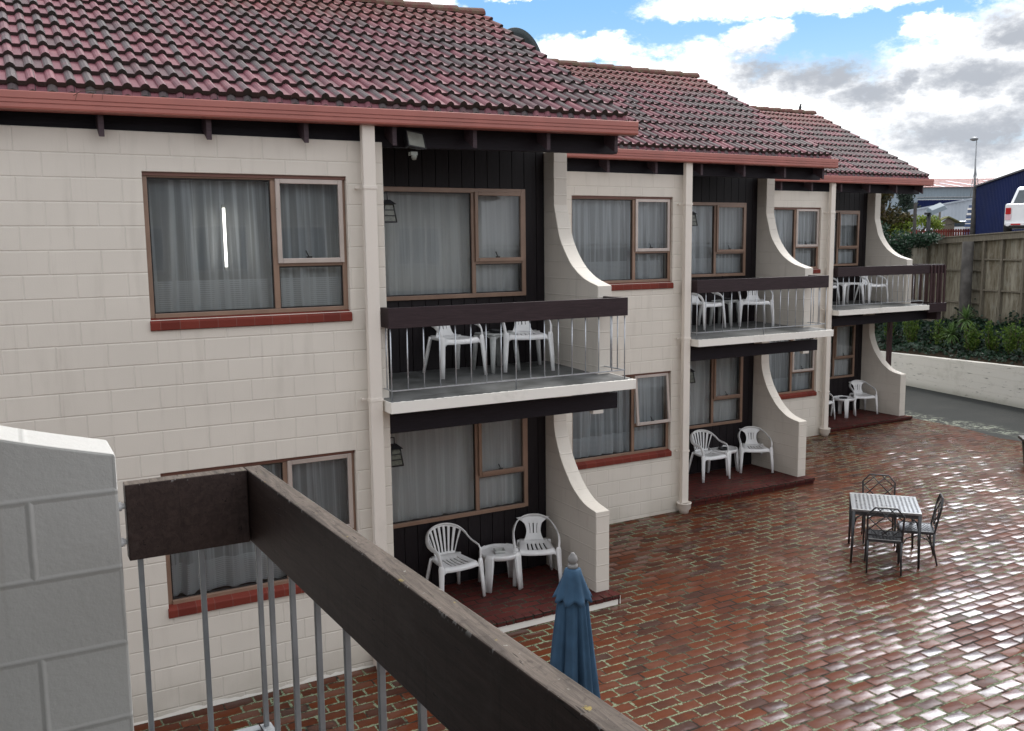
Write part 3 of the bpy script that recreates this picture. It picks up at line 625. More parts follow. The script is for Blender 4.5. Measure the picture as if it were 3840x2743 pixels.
        g = MB(); g.hexa([(xw+.085+sx*.064, y+sy*.064, z-.11) for sx,sy in ((-1,-1),(1,-1),(1,1),(-1,1))]+[(xw+.085+sx*.042, y+sy*.042, z+.055) for sx,sy in ((-1,-1),(1,-1),(1,1),(-1,1))]); g.build('lantern_glass', M['lantern_pane'], lo_)
    if idx == 0:   # floodlight with sensor under the eave
        F = MB(); x, y, z = 1.66, -.06, 2.515
        rot = Matrix.Translation((x,y,z)) @ Matrix.Rotation(R(-24),4,'X') @ Matrix.Rotation(R(14),4,'Z')
        F.hexa([(-.075,.05,-.05),(.075,.05,-.05),(.075,.05,.05),(-.075,.05,.05),(-.105,-.03,-.085),(.105,-.03,-.085),(.105,-.03,.085),(-.105,-.03,.085)][0:0] or [(-.105,-.03,-.085),(.105,-.03,-.085),(.07,.06,-.05),(-.07,.06,-.05),(-.105,-.03,.085),(.105,-.03,.085),(.07,.06,.05),(-.07,.06,.05)])
        F.box(-.11,.11,-.045,-.03,-.09,-.075).box(-.11,.11,-.045,-.03,.075,.09).box(-.11,-.095,-.045,-.03,-.075,.075).box(.095,.11,-.045,-.03,-.075,.075)
        F.xf(lambda a,b,c: tuple(rot @ Vector((a,b,c)))); F.box(x-.02, x+.02, y+.03, .10, z-.02, z+.02)
        fl = F.build('floodlight', M['black_metal'], T, bevel=.004)
        G = MB(); G.box(-.095,.095,-.038,-.031,-.075,.075).xf(lambda a,b,c: tuple(rot @ Vector((a,b,c)))); G.build('lens', M['lamp_glass'], fl)
        G = MB(); G.box(x-.035,x+.03,y-.02,y+.06,z-.135,z-.10).lathe([(.0,-.05),(.02,-.045),(.028,-.02),(.028,.0)], (x,y,z-.13), 12); G.build('sensor', M['lamp_glass'], fl)
    return T

LAB = ["nearest cream blockwork motel block, floodlight under its eaves and white-edged raised patio",
       "middle cream motel block stepped back between the two others, its lower window pushed open",
       "farthest cream motel block, brown slatted timber side deck on its end wall"]
B = [(0,0,0),(6.05,2.65,.026),(12.273,5.494,.039)]
blocks = [make_block(i, B[i], LAB[i]) for i in range(3)]

# side deck on the last block
T = blocks[2]; m = MB()
m.box(4.16, 4.785, -.30, -.25, -.17, .035).box(4.735, 4.785, -.25, 2.9, -.17, .035).box(4.185, 4.735, -.25, 2.9, -.06, -.02)
m.box(4.735, 4.775, -.182, 2.9, .79, .913).box(4.60, 4.74, -.20, 2.9, -.36, -.18)
dk = m.build('side_deck', M['dark_beam'], T, bevel=.004)
for k in range(5):
    q = MB(); x = 4.27+k*.118; q.box(x-.022, x+.022, -.262, -.234, .03, .895); q.build('slat', M['slat_timber'], dk, bevel=.004)
for k in range(17):
    q = MB(); y = -.10+k*.175; q.box(4.776, 4.80, y-.04, y+.04, -.02, .895); q.build('slat', M['slat_timber'], dk, bevel=.004)
q = MB(); q.box(4.72, 4.815, 1.16, 1.255, -2.75, -.17); q.build('post', M['slat_timber'], dk, bevel=.005)
q = MB(); q.box(1.357, 4.70, .061, .11, -.36, -.18); q.build('deck_joist', M['eave_timber'], dk)

# twig caught on the gutter
m = MB(); m.tube([(-1.345,-.248,2.752),(-1.29,-.250,2.790),(-1.19,-.246,2.806),(-1.07,-.243,2.812)], [.002,.003,.003,.0015], 5).tube([(-1.315,-.250,2.773),(-1.335,-.252,2.715)], .0015, 4).tube([(-1.19,-.246,2.806),(-1.21,-.252,2.745)], .0015, 4).tube([(-1.12,-.245,2.81),(-1.135,-.252,2.735)], .0015, 4)
m.xf(lambda x,y,z:(x,y-.002,z-.028)); tag(m.build('twig', M['bark']), 'small bare twig lying across the front of the nearest gutter', 'twig')
# added glowing strip behind the first upper window, imitating a glare reflection
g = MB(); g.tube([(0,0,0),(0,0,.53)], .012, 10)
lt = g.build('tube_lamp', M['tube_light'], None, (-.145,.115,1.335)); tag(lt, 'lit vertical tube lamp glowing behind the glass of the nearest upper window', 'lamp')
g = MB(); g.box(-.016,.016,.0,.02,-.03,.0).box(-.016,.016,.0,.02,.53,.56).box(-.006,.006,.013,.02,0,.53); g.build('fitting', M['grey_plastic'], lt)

# ------------------------------------------------------------------ foreground balcony (the camera's own wing)
T = thing('motel_wing', 'foreground balcony with curved grey-cream wall end and weathered brown timber rail', 'balcony', (-1.735,-6.0,0))
ox, oy = 1.735, 6.0
cv = [(-1.735-(y-.19), z-.031) for y, z in spline(UPC)]
poly = [(-3.4,-2.9),(-1.735,-2.9)] + cv + [(-2.69,2.6),(-3.4,2.6)]
w = MB(); w.prism(poly, 'y', -6.098, -5.90).xf(lambda x,y,z:(x+ox,y+oy,z)); w.build('wing_wall', M['foreground_block'], T, bevel=.007, seg=2)
w = MB(); w.box(-3.6,-3.4,-12,-4.0,-2.9,2.6).xf(lambda x,y,z:(x+ox,y+oy,z)); w.build('wall', M['cladding_board'], T)
w = MB(); w.box(-3.4,-1.30,-12,-5.898,-.12,.0).xf(lambda x,y,z:(x+ox,y+oy,z)); w.build('balcony_slab', M['slab_concrete'], T)
w = MB(); w.prism([(cv_x+(-1.735+1.735), z) for cv_x, z in poly], 'y', -9.05, -8.86).xf(lambda x,y,z:(x+ox,y+oy,z)); w.build('wing_wall', M['foreground_block'], T, bevel=.007)  # unseen second wall end, added to keep light off the foreground wall
w = MB(); w.prism([(-1.62,2.60),(-7.0,5.4),(-7.0,5.5),(-1.62,2.73)], 'y', -12, -4.6).xf(lambda x,y,z:(x+ox,y+oy,z)); w.build('roof', M['eave_timber'], T)  # unseen roof, its eave carried out to shade the foreground wall
# rails
def xin(y): return -1.41 + (y+6.09)*(-.0405)
h = MB(); t0, t1 = -6.048, -11.0
vs = []
for z in (.711,.911):
    vs += [(xin(t1),t1,z),(xin(t1)+.046,t1,z),(xin(t0)+.046,t0,z),(xin(t0),t0,z)]
h.hexa(vs); h.xf(lambda x,y,z:(x+ox,y+oy,z)); hr = h.build('handrail', M['foreground_beam'], T, bevel=.003)
h = MB(); h.box(-1.718,-1.412,-6.090,-6.044,.711,.911).xf(lambda x,y,z:(x+ox,y+oy,z)); h.build('return_rail', M['foreground_beam'], T, bevel=.003)
for z in (.852,.758):
    q = MB(); q.tube([(-1.736,-6.068,z),(-1.726,-6.068,z)], .012, 10).tube([(-1.727,-6.068,z),(-1.717,-6.068,z)], .008, 8).xf(lambda x,y,z:(x+ox,y+oy,z)); q.build('bolt', M['white_plastic'], T, bevel=.002)
h = MB(); bx = lambda y: xin(y)+.023
h.hexa([(bx(t1)-.015,t1,.152),(bx(t1)+.015,t1,.152),(bx(-6.055)+.015,-6.055,.152),(bx(-6.055)-.015,-6.055,.152),(bx(t1)-.015,t1,.164),(bx(t1)+.015,t1,.164),(bx(-6.055)+.015,-6.055,.164),(bx(-6.055)-.015,-6.055,.164)])
h.box(-1.72,-1.407,-6.083,-6.053,.152,.164).xf(lambda x,y,z:(x+ox,y+oy,z)); h.build('bottom_rail', M['grey_steel'], T)
bal = [(-1.690,-6.068),(-1.538,-6.068),(bx(-6.068),-6.068)] + [(bx(y),y) for y in [-6.178-.1856*k for k in range(20)]]
for i,(x,y) in enumerate(bal):
    q = MB(); s_ = .0068; q.box(x-s_+ox, x+s_+ox, y-s_+oy, y+s_+oy, .164 if i not in (2,9,16) else 0.0, .715); q.build('baluster', M['grey_steel'], T, bevel=.0015)

# ------------------------------------------------------------------ ground sheets
def sheet(name, pts, mat, kind='structure', n=0):
    m = MB(); m.add(pts, [tuple(range(len(pts)))]); o = m.build(name, mat); tag(o, kind=kind); return o
g0 = lambda x, y, d=0: (x, y, GB(x)+d)
edge = [(16.40,-20),(16.40,2.0),(16.34,2.75),(16.26,3.2),(16.50,4.0),(16.62,4.67),(16.62,5.66),(16.5,7.0)]
sheet('courtyard_paving', [g0(-14,-20)]+[g0(*p) for p in edge]+[g0(-14,7.0)], M['clay_paving'])
sheet('driveway', [g0(15,-22,-.006),g0(24.5,-22,-.006),g0(24.5,26,-.006),g0(15,26,-.006)], M['wet_asphalt'])
sheet('ground', [(-900,-900,-3.05),(900,-900,-3.05),(900,900,-3.05),(-900,900,-3.05)], M['yard_gravel'])
FN = Vector((.9824,-.18676,0)); FD = Vector((.18676,.9824,0)); F0 = Vector((20.627,8.921,0))
def fp(s, off, z):            # s metres along the white wall (0 at y=8.92), off metres behind its face
    p = F0 + FD*s + FN*off; return (p.x, p.y, z)
# upper yard beyond the fence
yd = MB(); yd.add([fp(-60,2.62,1.44),(500,-300,1.44),(700,600,1.44),fp(120,2.62,1.44)], [(0,1,2,3)]); tag(yd.build('yard', M['yard_gravel']), kind='structure')
hl = MB(); hn = 40
for r_ in range(2): pass
P = []; 
for i in range(hn+1):
    a = R(10+70*i/hn); d = 430; hgt = 16+7*math.sin(i*.5)+4*math.sin(i*1.3+1)
    for (dd, z) in ((0,1.0),(25,hgt*.6),(60,hgt),(140,hgt*.7)): P.append((math.sin(a)*(d+dd), math.cos(a)*(d+dd), z))
hl.add(P, [(i*4+k, (i+1)*4+k, (i+1)*4+k+1, i*4+k+1) for i in range(hn) for k in range(3)], smooth=True); tag(hl.build('hill', M['hill_green']), kind='structure')

# ------------------------------------------------------------------ retaining wall, garden, fence
wt = lambda s: -1.747-.030*s           # top of white wall
rnd = random.Random(5)
m = MB(); S_ = [-14+.5*i for i in range(61)]
P = []
for s in S_: P += [fp(s,0,-2.9), fp(s,0,wt(s)+rnd.uniform(-.006,.006)), fp(s,.19,wt(s)+.0), fp(s,.19,-2.9)]
m.add(P, [(i*4+a, (i+1)*4+a, (i+1)*4+b, i*4+b) for i in range(len(S_)-1) for a,b in ((0,1),(1,2),(2,3))])
o = m.build('garden_wall', M['grey_white_wall']); tag(o, 'long low off-white painted retaining wall beside the asphalt driveway', 'wall')
t = NT('painted_rough'); oo = t.obj(); n = t.noise(oo, 2.2, 6, .7); x,y,z = t.sep(oo); fz = t.math('FRACT', t.math('DIVIDE', z, .2)); ez = t.math('MINIMUM', fz, t.math('SUBTRACT',1.0,fz))
c = t.mix(t.math('MULTIPLY', t.ramp(n,.5,.75),.5), (.78,.755,.69), (.50,.48,.41)); c = t.mix(t.math('MULTIPLY', t.ramp(t.noise(t.mapping(oo,(1,1,7)), 3, 5,.7), .60,.68), .8), c, (.15,.14,.12))
c = t.mix(t.math('MULTIPLY', t.ramp(z, -2.40, -2.66), .5), c, (.25,.26,.2))
h = t.math('ADD', t.ramp(ez, 0, .05), t.math('MULTIPLY', n, .6)); o.data.materials[0] = t.done(t.bsdf(c, .7, 0, .3, t.bump(h, .6, .012)))
m = MB(); P = []
for s in S_: P += [fp(s,.19,wt(s)-.05), fp(s,.9,wt(s)+.12), fp(s,1.7,wt(s)+.42), fp(s,2.55,wt(s)+.72)]
m.add(P, [(i*4+a, (i+1)*4+a, (i+1)*4+a+1, i*4+a+1) for i in range(len(S_)-1) for a in range(3)]); o = m.build('garden_bed', M['soil']); tag(o, kind='structure')
def gz_(s, off):
    k = [(.19,-.05),(.9,.12),(1.7,.42),(2.55,.72)]
    for (a,za),(b,zb) in zip(k,k[1:]):
        if off <= b: return wt(s)+za+(zb-za)*(off-a)/(b-a)
    return wt(s)+.72
def leaf(m, p, d, up, L, W, cup=.2):
    d = Vector(d).normalized(); sd = d.cross(Vector(up))
    if sd.length < 1e-3: sd = d.cross(Vector((1,0,0)))
    sd.normalize(); nn = sd.cross(d); p = Vector(p)
    m.add([p, p+d*L*.45+sd*W*.5+nn*L*cup*.3, p+d*L, p+d*L*.45-sd*W*.5+nn*L*cup*.3], [(0,1,2,3)])
def rv(r): return Vector((r.gauss(0,1), r.gauss(0,1), r.gauss(0,1))).normalized()
rnd = random.Random(9); m = MB()
for i in range(15000):
    s = rnd.uniform(-7,8.5); off = .35+2.2*rnd.random()**.8
    bump = .10*math.sin(s*2.1+off*3)+.10*math.sin(s*4.7-off*2)+.12
    p = Vector(fp(s, off, gz_(s,off)+max(0,bump)*rnd.random()+.03))
    d = rv(rnd)*.8 + Vector((-.5,-.2,.1)); leaf(m, p, d, rv(rnd)*.5+Vector((-.6,-.2,.8)), rnd.uniform(.07,.13), rnd.uniform(.06,.11))
for i in range(5200):   # creeping up the foot of the fence
    s = rnd.uniform(-7,8.5); z = wt(s)+.60+abs(rnd.gauss(0,.20))*(.8+.7*math.sin(s*3.1)+.5*math.sin(s*1.3+2))
    p = Vector(fp(s, 2.50-rnd.random()*.14, z)); d = rv(rnd)+Vector((-.6,-.1,-.2)); leaf(m, p, d, rv(rnd)+Vector((-.8,0,.6)), rnd.uniform(.06,.12), rnd.uniform(.05,.10))
o = m.build('ivy', M['ivy_leaf']); tag(o, 'dark green ivy covering the bank under the plywood fence', 'ivy', kind='stuff')

# fence: panels, posts, rails, cap
ft = lambda s: 1.735-.047*(s+1.8)
fb = -1.1
T = thing('retaining_fence', 'tall stained plywood fence with timber posts above the ivy bank', 'fence', fp(0,2.55,fb))
inv = Vector(fp(0,2.55,fb))
def fbox(m, s0, s1, o0, o1, z0, z1, z0b=None, z1b=None):
    z0b = z0 if z0b is None else z0b; z1b = z1 if z1b is None else z1b
    m.hexa([Vector(q)-inv for q in (fp(s0,o0,z0),fp(s1,o0,z0b),fp(s1,o1,z0b),fp(s0,o1,z0),fp(s0,o0,z1),fp(s1,o0,z1b),fp(s1,o1,z1b),fp(s0,o1,z1))])
xs_f = [-8,-6.2,-4.4,-2.6,-1.55,-.62,.02,.9,1.62,2.4,3.2]
m = MB(); fbox(m, -9, 3.4, 2.55, 2.58, fb, ft(-9), fb, ft(3.4)); m.build('panel', M['stained_ply'], T)
posts = [-8.6,-7.7,-6.8,-5.9,-5.0,-4.15,-3.3,-2.35,-1.46,-.70,-.05,.74,1.45,2.2,3.0]
for s in posts:
    m = MB(); w_ = .035; fbox(m, s-w_, s+w_, 2.45, 2.549, fb, ft(s)-.16); m.build('post', M['weathered_board'], T, bevel=.006)
for z, a, b in ((.93,-9,.05),(.04,-9,.1),(-1.0,-9,3.3),(.60,.34,1.43),(-.36,.34,1.43)):
    for s0, s1 in zip(posts, posts[1:]):
        if s0+.035 < a-.5 or s1 > b+.75: continue
        m = MB(); fbox(m, s0+.036, s1-.036, 2.475, 2.549, z-.022, z+.022); m.build('nogging', M['weathered_board'], T, bevel=.004)
m = MB(); fbox(m, -9, 3.4, 2.40, 2.53, ft(-9)-.19, ft(-9)-.02, ft(3.4)-.19, ft(3.4)-.02); fbox(m, -9, 3.4, 2.36, 2.62, ft(-9)-.018, ft(-9)+.015, ft(3.4)-.018, ft(3.4)+.015); m.build('cap_beam', M['weathered_board'], T, bevel=.006)
m = MB(); a = Vector(fp(.28,2.22,0)); m.tube([(a.x-inv.x,a.y-inv.y,-2.0-fb),(a.x-inv.x,a.y-inv.y,1.45-fb)], .155, 20); m.build('pole', M['pole_concrete'], T)

# shrubs in the bed
def shrub(name, label, s, off, h, w, n, mat, group, cat='shrub', leafL=.085, seed=1):
    rnd = random.Random(seed); base = Vector(fp(s, off, gz_(s,off)-.02)); T = thing(name, label, cat, base, 0, group)
    tr = MB(); cr = MB()
    for k in range(9):
        a = rnd.uniform(0,6.28); l = rnd.uniform(.55,1.0); tip = Vector((math.cos(a)*w*.42*rnd.random(), math.sin(a)*w*.42*rnd.random(), h*l))
        pts = [Vector((0,0,0)), tip*.5+Vector((math.cos(a)*.05,math.sin(a)*.05,0)), tip]; tr.tube(pts, [.012,.008,.004], 5)
        for q in range(n//9):
            u = rnd.uniform(.25,1.05); p = tip*u + rv(rnd)*rnd.uniform(.02,.16)*w*1.1
            leaf(cr, p, rv(rnd)*.8+Vector((0,0,.7))+p.normalized()*.3, rv(rnd), leafL*rnd.uniform(.7,1.2), leafL*.55)
    tr.build('stem', M['bark'], T); cr.build('foliage', M[mat], T)
    return T
SH = [(2.0,1.0,.75,.7),(.98,.95,.92,.75),(-.30,.9,.78,.75),(-1.45,.8,.80,.75),(-2.15,.85,.88,.6),(-2.85,.75,.92,.75),(-3.45,.7,.80,.6),(-4.6,.8,.85,.7)]
SL = ['young leafy shrub in the bed just right of the curved wall end','young leafy shrub in the bed right of the dark deck post','young leafy shrub just left of the lower spiky plant','young leafy shrub right of the spiky plants, near the wall edge','slim young shrub between two bushier ones on the ivy bank','bushiest young shrub on the ivy bank, toward the right edge','young shrub cut by the right edge of the photo','young shrub past the right edge of the bank']
for i,(s,off,h,w_) in enumerate(SH[:7]): shrub('leafy_shrub', SL[i], s, off, h, w_, 620, 'shrub_leaf', 'young shrubs along the bank', seed=40+i)
def spiky(label, s, off, hz, r, seed):
    rnd = random.Random(seed); base = Vector(fp(s, off, gz_(s,off)-.03)); T = thing('cabbage_tree', label, 'plant', base, 0, 'spiky cabbage trees')
    m = MB(); m.tube([(0,0,0),(.03,.0,hz*.5),(0,0,hz)], [.055,.045,.05], 8); m.build('trunk', M['bark'], T)
    m = MB()
    for k in range(95):
        el = rnd.uniform(-.9,1.45); az = rnd.uniform(0,6.28); d = Vector((math.cos(az)*math.cos(el), math.sin(az)*math.cos(el), math.sin(el))); L = r*rnd.uniform(.75,1.1); w_ = .05
        sd = d.cross(Vector((0,0,1))); sd = sd.normalized() if sd.length > .05 else Vector((1,0,0)); P = []
        for u in (0,.3,.65,1): 
            p = Vector((0,0,hz)) + d*L*u - Vector((0,0,.28*L*u*u*(1 if el<1 else .2))); ww = w_*(.5 if u==0 else 1-u*.98)/2*1.6; P += [p-sd*ww, p+sd*ww]
        m.add(P, [(0,1,3,2),(2,3,5,4),(4,5,7,6)])
    m.build('leaves', M['sword_leaf'], T)
spiky('taller spiky cabbage tree in front of the thick dark pole', -.72, 1.3, .78, .46, 1)
spiky('lower spiky cabbage tree, left of the taller one', -.58, .95, .48, .42, 2)

# trees and bushes beyond the fence
def leafmass(m, c, rad, n, L, rnd, up=.2):
    c = Vector(c)
    for k in range(n):
        q = rv(rnd); rr = rnd.random()**.45; p = c + Vector((q.x*rad[0], q.y*rad[1], q.z*rad[2]))*rr
        leaf(m, p, rv(rnd)+q*.6+Vector((0,0,up)), rv(rnd), L*rnd.uniform(.6,1.3), L*.5)
def tree(name, label, base, trunk_h, blobs, mat, L, n, seed, cat='tree', group=None):
    rnd = random.Random(seed); T = thing(name, label, cat, base, 0, group); t_ = MB(); c_ = MB()
    t_.tube([(0,0,0),(.05,0,trunk_h*.5),(0,.03,trunk_h)], [.09,.07,.045], 7)
    for (c, rad) in blobs:
        t_.tube([(0,0,trunk_h*.6), tuple(Vector(c)*.6+Vector((0,0,trunk_h*.3))), c], [.05,.03,.012], 5)
        k = 7
        for _ in range(k):
            q = rv(rnd); cc = Vector(c)+Vector((q.x*rad[0],q.y*rad[1],q.z*rad[2]))*.62; leafmass(c_, cc, [r*.45 for r in rad], n//(k*len(blobs)), L, rnd)
    t_.build('trunk', M['bark'], T); c_.build('crown', M[mat], T)
tree('conifer_bush', 'bronze-green feathery tree close beside the last curved wall', (24.2,12.9,1.3), 1.6, [((0,0,1.0),(.55,.55,.5)),((-.1,.1,1.7),(.4,.4,.45)),((-.25,.2,2.25),(.25,.25,.35)),((.45,-.2,.9),(.5,.5,.4)),((.05,0,.4),(.6,.6,.45))], 'bronze_leaf', .16, 2600, 21)
tree('pine_tree', 'distant dark grey-green tree between the hill and silver shed', (58.4,39.1,1.4), 2.2, [((0,0,2.6),(1.0,1.0,.7)),((.2,-.1,3.4),(.75,.75,.55)),((.45,-.3,1.6),(1.1,1.1,.6)),((-.9,.5,1.5),(.8,.8,.6))], 'dark_leaf', .22, 2600, 22)
tree('rounded_bush', 'lime green rounded bush in front of the red picket fence', (24.9,12.2,1.3), .5, [((0,0,.75),(.55,.55,.3)),((.45,-.35,.78),(.4,.4,.25)),((-.5,.3,.5),(.4,.4,.3))], 'lime_leaf', .10, 2000, 23, 'bush')
T = thing('ivy_shrub', 'dense dark ivy shrub smothering the left end of the plywood fence', 'shrub', (22.1,10.9,-1.0)); rnd = random.Random(33); m = MB()
for (c, rad, n) in (((0,0,2.25),(.75,.75,.55),1700),((.55,-.35,2.35),(.55,.5,.4),900),((-.35,.3,1.7),(.7,.7,.6),1300),((.2,-.1,1.35),(.7,.6,.5),1200),((.9,-.75,2.55),(.55,.4,.2),420),((-.3,.3,2.75),(.5,.5,.3),500)):
    for _ in range(6):
        q = rv(rnd); leafmass(m, Vector(c)+Vector((q.x*rad[0],q.y*rad[1],q.z*rad[2]))*.6, [r*.5 for r in rad], n//6, .11, rnd)
m.build('foliage', M['ivy_leaf'], T); m = MB(); m.tube([(0,0,0),(.05,.05,1.2),(.1,0,2.2)], [.08,.06,.03], 7); m.build('stem', M['bark'], T)

# ------------------------------------------------------------------ things in the upper yard
def wallsheet(m, a, b, z0a, z0b, z1a, z1b, pitch=.2, amp=.03):
    a, b = Vector((a[0],a[1],0)), Vector((b[0],b[1],0)); L = (b-a).length; d = (b-a)/L; nn = Vector((d.y,-d.x,0)); n = int(L/pitch*4); P = []
    for i in range(n+1):
        u = i/n; o_ = amp*(0 if (i % 4) < 2 else 1); p = a+d*L*u+nn*o_; P += [(p.x,p.y,z0a+(z0b-z0a)*u),(p.x,p.y,z1a+(z1b-z1a)*u)]
    m.add(P, [(2*i,2*i+2,2*i+3,2*i+1) for i in range(n)])
# blue building
T = thing('blue_building', 'dark navy corrugated steel building beside the white pickup', 'building', (39.9,20.4,1.44)); o_ = Vector((39.9,20.4,1.44))
m = MB(); wallsheet(m, (39.9,20.4), (30.6,9.7), 1.4, 1.4, 4.03, 4.55, .22, .035); wallsheet(m, (46,17), (39.9,20.4), 1.4, 1.4, 4.6, 4.03, .22, .035); m.xf(lambda x,y,z:(x-o_.x,y-o_.y,z-o_.z)); m.build('wall', M['blue_steel'], T)
m = MB(); m.hexa([(39.82,20.5,4.03),(30.45,9.7,4.55),(36,6,4.9),(46,17,4.6),(39.82,20.5,4.10),(30.45,9.7,4.62),(36,6,4.97),(46,17,4.67)]).xf(lambda x,y,z:(x-o_.x,y-o_.y,z-o_.z)); m.build('roof', M['dark_beam'], T)
m = MB(); m.tube([(39.86-o_.x,20.44-o_.y,0),(39.86-o_.x,20.44-o_.y,2.1)], .05, 8); m.build('downpipe', M['white_paint'], T)
# warehouse
T = thing('warehouse', 'long grey warehouse with rusty red roof and blue stripe far behind', 'building', (72.5,48.9,1.44)); o_ = Vector((72.5,48.9,1.44)); sub = lambda x,y,z:(x-o_.x,y-o_.y,z-o_.z)
a, b = (72.6,48.9), (92.0,38.9)
m = MB(); wallsheet(m, a, b, 5.20, 5.15, 6.32, 6.28, .3, .02); wallsheet(m, (80,63), a, 1.4, 1.4, 6.3, 6.32, .3, .02); m.xf(sub); m.build('wall', M['pale_steel'], T)
m = MB(); wallsheet(m, a, b, 1.4, 1.4, 5.19, 5.14, .3, .02); m.xf(sub); m.build('lower_wall', M['blue_steel'], T)
m = MB(); m.hexa([(72.4,48.85,5.40),(91.9,38.8,5.36),(91.95,38.9,5.36),(72.45,48.95,5.40),(72.4,48.85,5.47),(91.9,38.8,5.43),(91.95,38.9,5.43),(72.45,48.95,5.47)]).xf(sub); m.build('flashing', M['grey_steel'], T)
m = MB(); m.add([(72.2,48.7,6.32),(92,38.6,6.28),(97,48,7.75),(77.5,58,7.8)], [(0,1,2,3)]); m.add([(77.5,58,7.8),(97,48,7.75),(102,58,6.3),(83,68,6.3)], [(0,1,2,3)]).xf(sub); rf = m.build('roof', M['rust_roof'], T)
rnd = random.Random(4); m = MB()
for k in range(11):
    u = .03+k*.085+rnd.uniform(-.01,.01); v0, v1 = rnd.choice(((0.02,.45),(0.02,.98),(.02,.7))); e = .006
    Q = lambda u,v: Vector((72.2,48.7,6.34)).lerp(Vector((92,38.6,6.30)),u).lerp(Vector((77.5,58,7.82)).lerp(Vector((97,48,7.77)),u),v)
    m.add([Q(u-e,v0),Q(u+e,v0),Q(u+e,v1),Q(u-e,v1)], [(0,1,2,3)])
m.xf(sub); m.build('skylight', M['zinc_steel'], rf)
# silver shed
T = thing('silver_shed', 'pale silver steel shed with sloping top behind the wooden shelter', 'shed', (50,32.1,1.44)); o_ = Vector((50,32.1,1.44))
m = MB(); wallsheet(m, (50.05,32.15), (56.6,28.75), 1.4, 1.4, 3.38, 4.66, .25, .015); wallsheet(m, (58.5,37.9), (50.05,32.15), 1.4, 1.4, 3.38, 3.38, .25, .015); m.xf(sub); m.build('wall', M['zinc_steel'], T)
m = MB(); m.hexa([(49.9,32.1,3.36),(56.5,28.65,4.65),(66.0,34.4,4.65),(58.5,38.0,3.36),(49.9,32.1,3.46),(56.5,28.65,4.75),(66.0,34.4,4.75),(58.5,38.0,3.46)]).xf(sub); m.build('roof', M['zinc_steel'], T)
# picket fence
T = thing('picket_fence', 'low red picket fence in front of the silver shed', 'fence', (36.6,23.2,1.44)); m = MB(); a, b = Vector((36.4,23.3,0)), Vector((41.2,20.75,0)); n = 44; d = (b-a)/n; nn = Vector((d.y,-d.x,0)).normalized()*.02
for i in range(n):
    p = a+d*(i+.12)-Vector((36.6,23.2,0)); q = p+d*.66; m.hexa([(p.x,p.y,0),(q.x,q.y,0),(q.x-nn.x,q.y-nn.y,0),(p.x-nn.x,p.y-nn.y,0),(p.x,p.y,.60),(q.x,q.y,.60),(q.x-nn.x,q.y-nn.y,.60),(p.x-nn.x,p.y-nn.y,.60)])
m.build('picket', M['red_paint'], T)
m = MB(); p, q = a-Vector((36.6,23.2,0))-nn, b-Vector((36.6,23.2,0))-nn
for z in (.12,.45): m.hexa([(p.x,p.y,z),(q.x,q.y,z),(q.x-nn.x,q.y-nn.y,z),(p.x-nn.x,p.y-nn.y,z),(p.x,p.y,z+.08),(q.x,q.y,z+.08),(q.x-nn.x,q.y-nn.y,z+.08),(p.x-nn.x,p.y-nn.y,z+.08)])
m.build('rail', M['red_paint'], T)
# wooden shelter
T = thing('wooden_shelter', 'small wooden shelter with mossy gable roof by the silver shed', 'shelter', (43.1,24.3,1.44), R(-33)); m = MB()
m.box(-.36,-.24,-.2,.2,0,.95).box(.24,.36,-.2,.2,0,.95).box(-.24,.24,-.18,.18,0,.86).box(-.36,.36,-.2,.2,.88,.95); m.add([(-.4,-.2,.95),(.4,-.2,.95),(0,-.2,1.25)], [(0,1,2)])
for k in range(4): m.box(-.23+k*.12,-.15+k*.12,-.215,-.2,.90,.93)
m.build('body', M['weathered_board'], T)
m = MB()
for sx in (-1,1): m.hexa([(0,-.34,1.26),(sx*.66,-.34,.96),(sx*.66,.34,.96),(0,.34,1.26),(0,-.34,1.33),(sx*.66,-.34,1.01),(sx*.66,.34,1.01),(0,.34,1.33)])
m.build('roof', M['moss_roof'], T); m = MB()
for z in (.2,.38,.56,.72): m.box(-.335,-.265,-.212,-.2,z-.05,z+.03)
m.build('lattice', M['white_paint'], T)
m = MB(); m.box(-.5,-.42,-.3,-.22,0,1.95); m.build('post', M['weathered_board'], T)
# stack and parked car roof beside the pole
T = thing('stacked_pile', 'tall narrow pile of blue and pale goods left of the street light', 'pile', (42.4,22.45,1.44)); rnd = random.Random(8); m = MB(); m2 = MB()
z = .0; k = 0
while z < 1.80:
    w_ = .50*(1-z/2.3)+.06; hh_ = rnd.uniform(.05,.12); dx = z*.14+rnd.uniform(-.05,.05); (m if k%3 else m2).box(dx-w_/2, dx+w_/2, -.2, .2, z, z+hh_-.012); z += hh_; k += 1
m.build('dark_layer', M['crate_blue'], T); m2.build('pale_layer', M['white_paint'], T)
T = thing('parked_car', 'pale car roof just showing above the red picket fence', 'car', (45.4,25.3,1.44), R(-30)); m = MB(); m.prism([(-1.9,.3),(-1.9,.62),(-1.3,.72),(-.8,1.08),(.75,1.12),(1.3,.78),(1.9,.7),(1.95,.3)], 'y', -.75, .75); m.build('body', M['car_white'], T, bevel=.06, seg=3); m = MB(); m.prism([(-1.15,.78),(-.75,1.03),(.7,1.06),(1.12,.80)], 'y', -.765, .765); m.build('window', M['car_glass'], T)
m = MB()
for x in (-1.2,1.2): m.xf(lambda a,b,c:(a,b,c)); m.tube([(x,-.76,.3),(x,.76,.3)], .3, 16)
m.build('wheel', M['rubber'], T)
